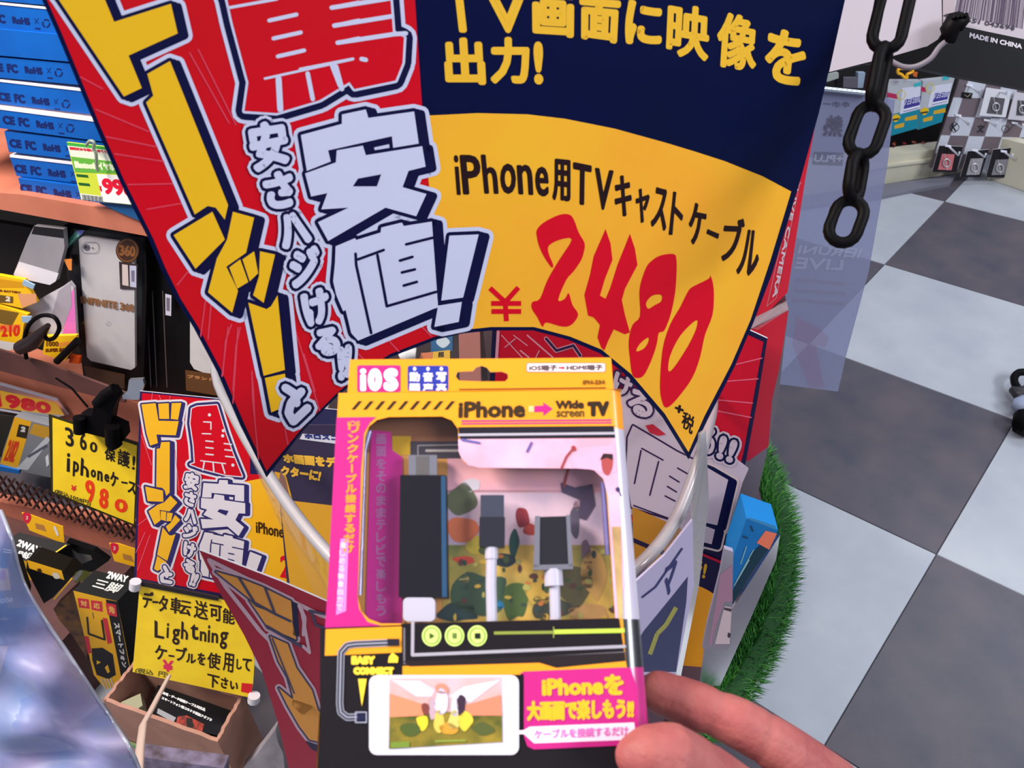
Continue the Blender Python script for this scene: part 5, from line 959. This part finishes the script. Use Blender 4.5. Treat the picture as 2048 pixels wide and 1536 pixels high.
# grey and yellow pack with number 2
S = SH2.off(0.03); r = thing('grey_yellow_pack', 'grey and yellow pack marked 2 behind the yellow handwritten 360 card', 'package', S.at(50, 940))
MB().slab(S, cM([(100, 285), (345, 350), (345, 700), (60, 640), (0, 630), (20, 520)]), 0.02, ink((128, 132, 138))).build('pack', r)
a = Art(S); a.poly(cM([(100, 285), (215, 318), (120, 640), (0, 605)]), (236, 176, 36)); a.poly(cM([(130, 335), (200, 350), (180, 435), (110, 420)]), (50, 44, 36), 1); a.glyph('2', cM([(145, 350), (180, 356), (170, 392), (138, 386)]), (210, 210, 206), 2, 2.5); a.glyph('2182', cM([(65, 440), (140, 455), (90, 600), (22, 585)]), (214, 70, 40), 1, 2)
a.poly(cM([(230, 330), (345, 360), (330, 440), (200, 400)]), (196, 150, 50)); a.poly(cM([(110, 640), (320, 420), (345, 440), (190, 650)]), (196, 200, 206), 1); a.line(cM([(190, 560), (320, 480)]), 5, (90, 96, 110), 2, dots=False); a.poly(cM([(310, 560), (330, 540), (335, 610), (318, 630)]), (236, 236, 240), 2); a.build('pack_print', r)
o = MB().slab(S.off(0.004), cM([(-60, 610), (130, 650), (130, 676), (-60, 645)]), 0.004, ink((40, 110, 190))).build('blue_card_edge'); tag(o, 'blue card edge under the grey and yellow pack', 'card')
o = MB().slab(S.off(-0.02), cM([(-60, 270), (100, 285), (20, 560), (-60, 560)]), 0.01, ink((46, 44, 40))).build('dark_pack'); tag(o, 'dark pack at the left edge beside the grey and yellow pack', 'package')
# wire mesh front
SW = SH3.off(0.012); wm = MB(); WBR = mat('wire_brown', (58, 34, 30), rough=0.35)
for k in range(-4, 18):
    x = k * 56.0; y = 690 + x * .335
    wm.tube([SW.at(*cM([(x, y)])[0]), SW.at(*cM([(x + 100, y + 165)])[0])], 0.0022, WBR, 6); wm.tube([SW.off(.003).at(*cM([(x + 100, y + 20)])[0]), SW.off(.003).at(*cM([(x + 5, y + 145)])[0])], 0.0022, WBR, 6)
o = wm.build('wire_mesh'); o['kind'] = 'stuff'; tag(o, 'dark brown wire mesh edging along the shelf below the yellow card', 'mesh')
# yellow handwritten card with clip
def hand(a, txt, q, col=(40, 30, 30), b=1.6, l=1): a.glyph(txt, cM(q) if True else q, col, l, b)
YC = mat('card_yellow', (252, 214, 40), rough=0.5, spec=0.3, noise=(244, 202, 36), nscale=30)
SY = tilt(180, 940, 1.17, 0, -0.35); r = thing('handwritten_card', 'yellow handwritten card reading 360 and 980 held by a black clip', 'sign', SY.at(190, 1040))
MB().slab(SY, cM([(332, 268), (945, 462), (922, 1034), (350, 806)]), 0.001, ink((50, 44, 20))).build('card_border', r)
a = Art(SY); a.poly(cM([(358, 290), (935, 482), (913, 1018), (362, 795)]), YC); a.build('yellow_card', r)
a = Art(SY, base=2); BKI = (52, 34, 26)
hand(a, '3', [(440, 350), (500, 370), (505, 500), (450, 480)]); hand(a, '6', [(545, 385), (590, 400), (592, 520), (545, 505)]); hand(a, '0', [(615, 450), (665, 465), (662, 535), (612, 520)])
hand(a, '保', [(715, 490), (790, 520), (785, 600), (712, 575)]); hand(a, '護', [(805, 500), (890, 530), (885, 640), (800, 610)], b=1.4); hand(a, '!', [(905, 550), (925, 555), (920, 650), (900, 645)])
hand(a, 'i', [(458, 530), (478, 535), (478, 665), (452, 658)], b=2.4); hand(a, 'p', [(500, 585), (540, 600), (535, 700), (495, 690)], b=2); hand(a, 'h', [(555, 560), (605, 620), (605, 700), (548, 685)], b=2); hand(a, 'o', [(620, 640), (655, 650), (655, 705), (618, 695)], b=2); hand(a, 'n', [(665, 650), (700, 660), (700, 730), (662, 718)], b=2); hand(a, 'e', [(712, 670), (745, 680), (745, 735), (712, 725)], b=2); hand(a, 'ケ', [(755, 650), (810, 680), (800, 780), (750, 750)], b=2); hand(a, 'ー', [(828, 725), (870, 732), (870, 745), (828, 738)], b=1); hand(a, 'ス', [(875, 720), (930, 740), (925, 820), (870, 800)], b=2)
hand(a, '¥', [(485, 750), (522, 755), (520, 795), (485, 790)], (226, 60, 50), 1.5); hand(a, '9', [(575, 710), (650, 725), (640, 880), (600, 870)], (240, 66, 30), 3.5); hand(a, '8', [(680, 765), (745, 785), (735, 925), (675, 900)], (240, 66, 30), 3.5); hand(a, '0', [(785, 835), (875, 860), (865, 950), (780, 925)], (240, 66, 30), 3.5)
hand(a, '(税込1058円)', [(372, 775), (620, 860), (618, 900), (372, 812)], (90, 80, 40), 0.8)
a.build('handwriting', r)
SK_ = SY.off(0.018); r = thing('bulldog_clip', 'black plastic clip gripping the top of the yellow 360 card', 'clip', SK_.at(200, 850))
MB().slab(SK_, cM([(640, 190), (700, 120), (760, 110), (800, 170), (770, 240), (755, 330), (840, 370), (850, 440), (800, 490), (760, 440), (600, 400), (540, 390), (520, 300), (560, 275), (630, 280)]), 0.02, BLK).build('clip_jaw', r)
mb = MB(); mb.tube([SK_.off(.004).at(*p) for p in cM([(540, 290), (545, 390)])], 0.008, BLK, 10); mb.tube([SK_.off(.004).at(*p) for p in cM([(765, 350), (770, 460), (790, 490)])], 0.010, BLK, 10); mb.build('jaw_roll', r)
mb = MB(); mb.tube([SK_.off(.004).at(*p) for p in cM([(660, 200), (720, 130), (785, 90)])], 0.007, BLK, 8); mb.tube([SK_.off(.002).at(*p) for p in cM([(600, 220), (490, 90), (380, 20)])], 0.0015, BLK, 6); mb.build('spring_arm', r)
r = thing('silver_clip', 'shiny silver clip on the shelf edge above the small red sale sign', 'clip', SK_.at(260, 800)); MB().slab(SK_.off(-.004), cM([(880, 35), (975, 30), (985, 70), (960, 130), (945, 170), (840, 165), (835, 140), (870, 110)]), 0.006, mat('chrome', (200, 206, 214), rough=0.2, metal=0.9)).build('clip_plate', r)
# the small slogan sign
SS = tilt(420, 980, 1.08, 0.0, -0.35); r = thing('small_sale_sign', 'small rectangular red sale sign with the yellow and white slogan, on the shelf edge', 'sign', SS.at(420, 1200))
MB().slab(SS, [(280, 782), (434, 797), (700, 822), (700, 1238), (439, 1191), (268, 1160)], 0.0012, ink((40, 28, 80)), ink((210, 210, 214))).build('panel', r)
a = Art(SS); a.poly([(284, 786), (434, 800), (560, 812), (560, 1206), (439, 1186), (273, 1156)], RED); a.poly([(480, 965), (560, 950), (696, 965), (696, 1233), (520, 1203), (500, 1140)], ink((255, 190, 30), noise=(250, 178, 34), nscale=12), 1); a.poly([(500, 806), (696, 824), (696, 975), (560, 950), (500, 948)], (30, 28, 80), 1)
for p in ([(300, 30 + 960), (275, 970)], [(276, 1050), (296, 1035)], [(272, 1105), (290, 1065)], [(275, 1140), (300, 1070)], [(345, 1150), (352, 1095)], [(305, 786), (303, 800)], [(318, 790), (322, 800)], [(340, 792), (340, 800)], [(350, 900), (358, 980)], [(303, 930), (283, 870)]): a.line(p, 1.2, (236, 110, 130), 2)
a.build('fields', r)
kw = 0.43
slogan(SS, r, wS, kw, True, (50, 44, 104), (232, 222, 226), (252, 188, 36), 3, False)
a = Art(SS, base=3)
a.outlined([cM([(965, 200), (1062, 192), (1082, 312), (1220, 315), (1200, 412), (1068, 406), (1078, 465), (1025, 482), (1000, 400)]), cM([(1080, 196), (1152, 192), (1155, 300), (1088, 300)]), cM([(1172, 192), (1238, 190), (1215, 305), (1166, 300)])], ink((252, 188, 36)), 3, 4, (5, 2), ink((50, 44, 104)), ink((232, 222, 226)), 0)
ky = cM([(1310, 230), (1345, 215), (1480, 205), (1540, 400), (1590, 540), (1652, 692), (1540, 682), (1380, 640), (1300, 610), (1330, 600), (1322, 480), (1300, 330)])
a.fat(ky, 22, (232, 222, 226), 0); a.fat(ky, 14, (50, 44, 104), 1); a.fat(ky, 4.5, (232, 222, 226), 2); a.poly(ky, RED, 3)
for p, w_ in (([(1390, 320), (1440, 322), (1440, 370)], 2.6), ([(1380, 400), (1440, 402)], 2.4), ([(1405, 450), (1455, 455)], 2.8), ([(1405, 495), (1455, 500)], 2.8), ([(1405, 540), (1455, 545)], 2.8), ([(1530, 468), (1580, 474)], 2.8), ([(1535, 510), (1585, 516)], 2.8), ([(1540, 555), (1600, 562)], 2.8), ([(1370, 585), (1540, 605)], 2.4), ([(1395, 590), (1385, 650)], 3), ([(1455, 600), (1460, 660)], 3), ([(1515, 605), (1535, 670)], 3)): a.line(cM(p), w_, (232, 222, 226), 4)
for x, y in ((1430, 272), (1525, 380), (1520, 415), (1590, 615)): a.poly(cM([(x + 12 * math.cos(t), y + 12 * math.sin(t)) for t in range(6)]), (232, 222, 226), 4)
a.build('red_lettering', r)
a = Art(SS, base=3); a.glyph('iPhone用TV', [(511, 1040), (614, 1056), (612, 1088), (512, 1068)], (70, 44, 20), 0, 1.6); a.poly([(640, 1135), (646, 1108), (652, 1125), (650, 1140)], (226, 20, 40)); a.glyph('2480', [(560, 1110), (640, 1122), (640, 1170), (560, 1155)], (226, 20, 40), 0, 3); a.build('price_print', r)
# second handwritten card
SY2 = tilt(380, 1270, 1.06, 0, -0.35); r = thing('cable_note_card', 'yellow handwritten note about charging cables below the small red sale sign', 'sign', SY2.at(380, 1400))
MB().slab(SY2, cN([(955, 268), (1480, 375), (1560, 400), (1640, 520), (1700, 640), (1738, 800), (1728, 960), (1708, 1056), (905, 880)]), 0.001, YC, ink((60, 52, 30))).build('card', r)
MB().slab(SY2.off(.002), cN([(950, 262), (1490, 372), (1490, 395), (950, 292)]), 0.003, ink((36, 30, 34))).build('card_edge', r)
a = Art(SY2)
def hw(t, q, b=1.6, c=BKI): a.glyph(t, cN(q), c, 1, b)
for t, q in (('デ', [(975, 325), (1050, 335), (1035, 455), (970, 440)]), ('ー', [(1040, 395), (1080, 398), (1080, 412), (1040, 410)]), ('タ', [(1085, 350), (1150, 365), (1140, 480), (1080, 465)]), ('転', [(1165, 365), (1310, 395), (1300, 500), (1160, 475)]), ('送', [(1330, 385), (1420, 405), (1420, 530), (1320, 510)]), ('可', [(1430, 415), (1515, 430), (1515, 540), (1430, 525)]), ('能', [(1520, 440), (1610, 460), (1600, 560), (1520, 545)]),
             ('L', [(1055, 525), (1120, 570), (1120, 655), (1055, 645)]), ('i', [(1140, 545), (1155, 548), (1150, 650), (1135, 648)]), ('g', [(1175, 580), (1230, 590), (1225, 700), (1175, 690)]), ('h', [(1240, 530), (1285, 590), (1280, 660), (1235, 655)]), ('t', [(1300, 550), (1355, 560), (1355, 665), (1300, 655)]), ('n', [(1365, 600), (1410, 608), (1408, 675), (1362, 668)]), ('i', [(1420, 560), (1436, 562), (1432, 680), (1416, 678)]), ('n', [(1445, 610), (1490, 618), (1488, 685), (1442, 680)]), ('g', [(1500, 600), (1560, 610), (1545, 730), (1500, 720)]),
             ('ケ', [(1060, 690), (1145, 710), (1130, 810), (1055, 790)]), ('ー', [(1150, 762), (1190, 768), (1190, 780), (1150, 775)]), ('ブ', [(1200, 705), (1280, 715), (1265, 820), (1200, 800)]), ('ル', [(1270, 750), (1340, 762), (1335, 830), (1270, 815)]), ('を', [(1350, 745), (1405, 755), (1400, 840), (1345, 825)]), ('使', [(1415, 740), (1510, 760), (1500, 870), (1415, 850)]), ('用', [(1525, 745), (1600, 760), (1590, 890), (1520, 870)]), ('し', [(1615, 790), (1650, 800), (1650, 870), (1612, 860)]), ('て', [(1655, 780), (1720, 795), (1710, 880), (1655, 865)]),
             ('下', [(1415, 890), (1500, 910), (1490, 1000), (1415, 975)]), ('さ', [(1510, 910), (1560, 925), (1550, 1000), (1505, 985)]), ('い', [(1570, 940), (1630, 955), (1620, 1010), (1570, 995)])):
    hw(t, q, 1.7 if t not in '転送能使用' else 1.3)
hw('¥', [(1110, 795), (1185, 805), (1175, 885), (1115, 875)], 2.5, (226, 50, 90)); a.poly(cN([(1650, 955), (1725, 962), (1716, 1030), (1645, 1015)]), (214, 34, 40), 1); hw('(税込  円)', [(925, 850), (1150, 880), (1145, 925), (920, 890)], .8, (110, 96, 40)); a.build('handwriting', r)
o = MB().tube([SY2.off(.004).at(*p) for p in cN([(925, 262), (920, 310)])], 0.007, mat('pearl', (196, 190, 196), rough=0.2), 10).build('sign_foot'); tag(o, 'pearly round clip foot at the left corner of the yellow cable note', 'clip')
o = MB().tube([SY2.off(.004).at(*p) for p in cN([(1735, 1040), (1730, 1080)])], 0.008, MATS['pearl'], 10).build('sign_foot'); tag(o, 'pearly round clip foot at the lower right corner of the yellow cable note', 'clip')

# ---- yellow and black stand boxes on the lower tier
YB = ink((238, 176, 30)); KB = mat('box_matt_black', (8, 7, 8), rough=0.5, spec=0.25)
def carton(name, label, tl, tr, br, bl, D, drop_px, extra=None, gy=-0.45, group=None):
    """carton seen from above: top face corners and a front face that drops below the near edge"""
    Fp = tilt(bl[0], bl[1], D, 0.0, gy); A, B = Fp.at(*bl), Fp.at(*br); top = horiz(A.z); Cc, Dd = top.at(*tr), top.at(*tl)
    back = Dd - A; r = thing(name, label, 'box', Fp.at(*drop_px[-1]), group)
    fr = [A, B] + [Fp.at(*p) for p in drop_px]; MB().prism(fr, [p + back for p in fr], YB, KB).build('carton', r)
    return r, Fp, Surf((A + B + Dd) / 3, (B - A).cross(Dd - A))
r, Fp, Tp = carton('phone_stand_box', 'black topped yellow box with red labels and white lettering, left of the cable note', cN([(645, 185)])[0], cN([(925, 262)])[0], cN([(800, 398)])[0], cN([(500, 325)])[0], 1.14, cN([(890, 860), (860, 960), (720, 1000), (640, 900)]), group='yellow and black stand boxes')
a = Art(Tp, base=3); a.glyph('2WAY', cN([(740, 190), (880, 225), (862, 272), (722, 240)]), (214, 214, 210), 1, 2); a.glyph('三脚', cN([(665, 240), (850, 285), (790, 345), (625, 300)]), (206, 206, 202), 1, 1.0); a.build('top_lettering', r)
a = Art(Fp)
a.poly(cN([(722, 385), (800, 400), (885, 860), (855, 900), (830, 930)]), (20, 17, 18)); a.glyph('スマートフォン', cN([(815, 545), (868, 850), (835, 850), (775, 545)]), (210, 206, 200), 1, 1.4)
for q, t in (([(530, 375), (605, 385), (612, 450), (540, 440)], '対'), ([(620, 390), (695, 400), (700, 470), (625, 455)], '応'), ([(720, 408), (790, 420), (800, 505), (735, 490)], '角')): a.poly(cN(q), (206, 44, 60), 1); a.glyph(t, cN([lerp(q[0], q[2], .2), lerp(q[1], q[3], .2), lerp(q[2], q[0], .2), lerp(q[3], q[1], .2)]), (236, 170, 90), 2, 1.2)
a.line(cN([(595, 510), (605, 620), (715, 660), (695, 530)]), 4, (44, 34, 26), 1); a.line(cN([(632, 475), (640, 515)]), 1.4, (90, 70, 40), 1)
a.poly(cN([(700, 510), (730, 515), (765, 680), (735, 690)]), (206, 44, 60), 1); a.poly(cN([(575, 635), (605, 640), (625, 750), (598, 755)]), (206, 44, 60), 1)
a.poly(cN([(625, 720), (700, 715), (770, 760), (790, 900), (740, 930), (660, 900), (630, 800)]), (26, 22, 22), 1); a.poly(cN([(660, 800), (690, 815), (660, 830)]), (230, 176, 40), 2); a.poly(cN([(715, 850), (735, 830), (750, 880), (735, 890)]), (230, 176, 40), 2)
for k in range(4): a.line(cN([(690 + k * 22, 925), (725 + k * 20, 1010)]), 2.2, (206, 200, 190), 2, dots=False)
a.build('front_print', r)
r, Fp, Tp = carton('phone_stand_box', 'black topped yellow box at the left edge of the lower shelf tier', cM([(130, 1075)])[0], cM([(450, 1160)])[0], cM([(270, 1290)])[0], cM([(-90, 1210)])[0], 1.16, cM([(300, 1420), (-60, 1340)]), group='yellow and black stand boxes')
a = Art(Tp, base=3); a.glyph('2WAY', cM([(130, 1120), (285, 1175), (262, 1225), (110, 1165)]), (214, 214, 210), 1, 2); a.glyph('三脚', cM([(20, 1180), (230, 1215), (200, 1260), (0, 1230)]), (206, 206, 202), 1, 1.0); a.line(cM([(268, 1288), (450, 1162)]), 2.5, (240, 190, 40), 1); a.build('top_lettering', r)
for q, lab in (([(148, 940), (180, 942), (430, 1035), (440, 1155), (380, 1130), (200, 1060)], 'yellow hang tab with a red round mark on the left stand box'), ([(745, 1148), (810, 1150), (930, 1190), (930, 1312), (780, 1270)], 'yellow hang tab with a red round mark half behind the small sale sign')):
    St = tilt(*cM([q[3]])[0], 1.2, 0, -0.35); r = thing('hang_tab', lab, 'tab', St.at(*cM([q[4]])[0])); MB().slab(St, cM(q), 0.001, YB).build('tab_card', r)
    a = Art(St); x, y = q[0]; a.poly(cM(sp2([(x + 10, y + 2), (x + 55, y + 5), (x + 65, y + 40), (x + 40, y + 75), (x + 15, y + 50)], 4, True)), (206, 34, 60)); a.glyph('3', cM(quad(x + 28, y + 22, x + 44, y + 48)), (240, 190, 180), 1, .8); a.poly(cM([(x + 90, y + 70), (x + 150, y + 85), (x + 170, y + 130), (x + 100, y + 110)]), (176, 120, 60)); a.line(cM([(x + 225, y + 100), (x + 245, y + 150)]), 5, (220, 214, 206), 1) if x < 400 else None; a.build('tab_print', r)
o = tilt(60, 1180, 1.16, 0, -.35)
r = thing('open_tray_box', 'open black and yellow tray box between the two stand boxes', 'box', o.at(100, 1230)); MB().slab(o, cM([(185, 1265), (215, 1270), (430, 1345), (490, 1385), (360, 1520), (300, 1560), (180, 1330)]), 0.03, KB).build('tray', r)
a = Art(o); a.poly(cM([(185, 1262), (420, 1335), (440, 1400), (200, 1320)]), (232, 172, 36)); a.line(cM([(490, 1388), (370, 1530)]), 3, (236, 180, 40)); a.poly(cM([(250, 1325), (275, 1320), (290, 1345), (262, 1345)]), (60, 40, 20), 1); a.poly(cM(sp2([(355, 1355), (390, 1352), (410, 1385), (375, 1390)], 3, True)), (220, 210, 190), 1); a.build('tray_edge', r)
r = thing('black_cable_packet', 'dark packet with a grey figure between the hang tab and the tray box', 'package', tilt(160, 1100, 1.2, 0, -.35).at(165, 1150)); So = tilt(160, 1100, 1.22, 0, -.35)
MB().slab(So, cM([(455, 1140), (640, 1200), (740, 1270), (640, 1340), (500, 1370), (440, 1330)]), 0.01, KB).build('packet', r); a = Art(So); a.poly(cM([(490, 1190), (530, 1215), (620, 1230), (630, 1260), (560, 1290), (520, 1250)]), (96, 92, 90)); a.poly(cM([(500, 1350), (560, 1330), (620, 1345), (580, 1400), (510, 1420)]), (150, 150, 60), 1); a.line(cM([(515, 1390), (550, 1345)]), 8, (200, 196, 190), 2); a.build('packet_print', r)
r = thing('red_black_box', 'black boxed accessory with red labels at the far left below the stand boxes', 'box', tilt(10, 1250, 1.1, 0, -.3).at(10, 1500)); So = tilt(10, 1250, 1.1, 0, -.3)
MB().slab(So, [(-60, 1130), (18, 1135), (38, 1200), (22, 1300), (0, 1360), (-60, 1370)], 0.03, KB).build('carton', r); a = Art(So); a.poly([(-60, 1132), (16, 1137), (22, 1180), (-60, 1185)], (226, 170, 40)); a.poly([(-10, 1140), (10, 1143), (12, 1160), (-8, 1158)], (206, 40, 60), 1); a.poly([(-60, 1290), (16, 1292), (0, 1350), (-60, 1360)], (236, 170, 36)); a.glyph('iPhone', [(-20, 1196), (26, 1190), (26, 1204), (-20, 1210)], (206, 206, 206), 1, 1); a.build('front_print', r)
# brown filler behind
o = MB().slab(tilt(150, 1260, 1.2, 0, -.35), cN([(365, 450), (500, 320), (560, 500), (600, 800), (500, 640), (400, 520)]), 0.02, mat('amber_box', (130, 84, 30), rough=0.5, noise=(60, 30, 20), nscale=60)).build('amber_box'); tag(o, 'amber and dark box side left of the yellow stand box front', 'box')

# ---- cardboard carton with black packs
KRAFT = mat('kraft', (166, 122, 104), rough=0.8, noise=(150, 108, 92), nscale=30); z0 = 0.30; Zc = horiz(z0)
rimc = [Zc.at(*p) for p in ((205, 1400), (435, 1484), (486, 1392), (270, 1318))]; r = thing('cardboard_carton', 'open cardboard carton of black packages below the yellow cable note', 'carton', Zc.at(330, 1480) - Vector((0, 0, .14)))
for k in range(4):
    A, B = rimc[k], rimc[(k + 1) % 4]; cc = sum(rimc, Vector()) / 4; inn = (cc - (A + B) / 2).normalized() * 0.005
    n = 14; tp = [A.lerp(B, t / n) + Vector((0, 0, random.uniform(-.002, .002))) for t in range(n + 1)]; ring_ = tp + [B - Vector((0, 0, .14)), A - Vector((0, 0, .14))]
    MB().prism(ring_, [p + inn for p in ring_], KRAFT).build('wall', r)
cF0, cF1 = rimc[0], rimc[1]; fn = (cF1 - cF0).cross(Vector((0, 0, 1))); Sf = Surf(cF0, fn).off(.001); a = Art(Sf)
a.poly([Sf and (x, y) for x, y in ((195, 1462), (440, 1540), (432, 1580), (190, 1500))], (120, 164, 110)); a.poly([(195, 1462), (440, 1540), (440, 1548), (195, 1468)], (160, 190, 120), 1); a.poly([(240, 1488), (290, 1504), (286, 1520), (236, 1504)], (190, 150, 150), 1); a.build('printed_band', r)
Zk = horiz(z0 - 0.045); b_ = thing('black_package', 'glossy black package with white lines of text and a red picture inside the carton', 'package', Zk.at(370, 1430))
MB().slab(Zk, cI([(300, 760), (600, 720), (1090, 880), (1010, 1050), (870, 1240), (200, 1075)]), 0.02, mat('gloss_black', (6, 5, 8), rough=0.25, spec=0.3)).build('carton', b_)
a = Art(Zk)
for k, t in enumerate(('充電・データ転送ケーブル対応品', 'スマートフォン用コネクタ変換アダプタ')): a.glyph(t, cI([(345 - k * 8, 830 + k * 45), (735 + k * 60, 985 + k * 95), (728 + k * 60, 1015 + k * 95), (338 - k * 8, 856 + k * 45)]), (206, 206, 206), 1, 1)
a.poly(cI([(300, 985), (465, 1070), (440, 1115), (290, 1030)]), (140, 140, 146), 1); a.poly(cI([(480, 1060), (560, 1050), (640, 1090), (720, 1130), (700, 1210), (560, 1180), (460, 1140)]), ink((176, 60, 44), noise=(60, 24, 24), nscale=120), 1); a.poly(cI([(560, 1070), (610, 1080), (630, 1150), (560, 1180)]), (20, 14, 14), 2); a.build('cover_print', b_)
o = MB().slab(horiz(z0 - .02), cI([(-40, 930), (140, 850), (160, 960), (40, 1040), (-40, 1010)]), 0.02, mat('tape_pack', (140, 138, 110), rough=0.4)).build('olive_pack'); tag(o, 'small olive pack in the left corner of the cardboard carton', 'package')
o = MB().slab(tilt(500, 1480, 1.1, 0, -.3), cI([(1060, 1560), (1220, 1380), (1370, 1180), (1390, 1290), (1440, 1400), (1460, 1600), (1060, 1620)]), 0.02, mat('pale_pack', (150, 144, 150), rough=0.4, noise=(110, 100, 110), nscale=30)).build('pale_pack'); tag(o, 'pale grey plastic pack right of the cardboard carton at the bottom', 'package')
o = MB().slab(tilt(360, 1540, 1.0, 0, -.3), cI([(100, 1420), (500, 1480), (900, 1530), (900, 1700), (60, 1700)]), 0.02, mat('grey_lilac_pack', (120, 110, 136), rough=0.5, noise=(70, 60, 70), nscale=60)).build('lilac_pack'); tag(o, 'grey lilac pack under the cardboard carton at the bottom of the frame', 'package')
# tan strap and the crumpled clear bag in the corner
o = MB().tube([CAM + ray(*p) * d for p, d in (((338, 1352), .98), ((318, 1390), .95), ((300, 1425), .92), ((286, 1450), .9), ((280, 1500), .86), ((276, 1580), .82))], [0.0035, 0.0045, 0.005, 0.0055, 0.006, 0.006], mat('tan_strap', (176, 152, 140), rough=0.5), 8, flat=.5).build('tan_strap'); tag(o, 'tan strap running down from the yellow cable note to the bottom', 'strap')
bg = thing('crumpled_clear_bag', 'crumpled iridescent clear bag bulging in at the lower left corner', 'bag', CAM + ray(60, 1600) * .6)
R_ = sp2([(2, 1022), (22, 1075), (45, 1160), (85, 1232), (135, 1305), (182, 1378), (232, 1452), (262, 1500), (285, 1560), (300, 1640)], 3); mb = MB(); nx = 14; V = []; Fc = []
for j, (xr, yr) in enumerate(R_):
    for i in range(nx):
        t = i / (nx - 1); x = -160 + (xr + 160) * t; d = .66 - .05 * math.sin(t * 2.6) + .008 * math.sin(t * 9 + j * .7) + .006 * math.sin(j * 1.1 - t * 5); V.append(CAM + ray(x, yr + (1 - t) * 20) * d)
for j in range(len(R_) - 1):
    for i in range(nx - 1): k = j * nx + i; Fc.append((k, k + 1, k + nx + 1, k + nx))
FB = clear('iridescent_film', (0.82, 0.84, 0.93), 0.84, (158, 166, 206), 0.45, 0.05); nt = FB.node_tree; tc = nt.nodes.new('ShaderNodeTexCoord'); nz = nt.nodes.new('ShaderNodeTexNoise'); nz.inputs['Scale'].default_value = 9; cr = nt.nodes.new('ShaderNodeValToRGB')
cr.color_ramp.elements[0].position = .35; cr.color_ramp.elements[0].color = (.13, .20, .42, 1); cr.color_ramp.elements[1].position = .68; cr.color_ramp.elements[1].color = (.42, .38, .24, 1); e = cr.color_ramp.elements.new(.52); e.color = (.28, .24, .40, 1)
nt.links.new(tc.outputs['Object'], nz.inputs['Vector']); nt.links.new(nz.outputs['Fac'], cr.inputs['Fac']); nt.links.new(cr.outputs[0], [n_ for n_ in nt.nodes if n_.type == 'BSDF_DIFFUSE'][0].inputs[0])
mb.add(V, Fc, FB, True); mb.build('film', bg); MB().tube([V[j * nx + nx - 1] for j in range(len(R_))], 0.0016, clear('bag_edge', (.85, .85, .9), .55, (190, 190, 206), .2, .3), 6).build('folded_edge', bg)
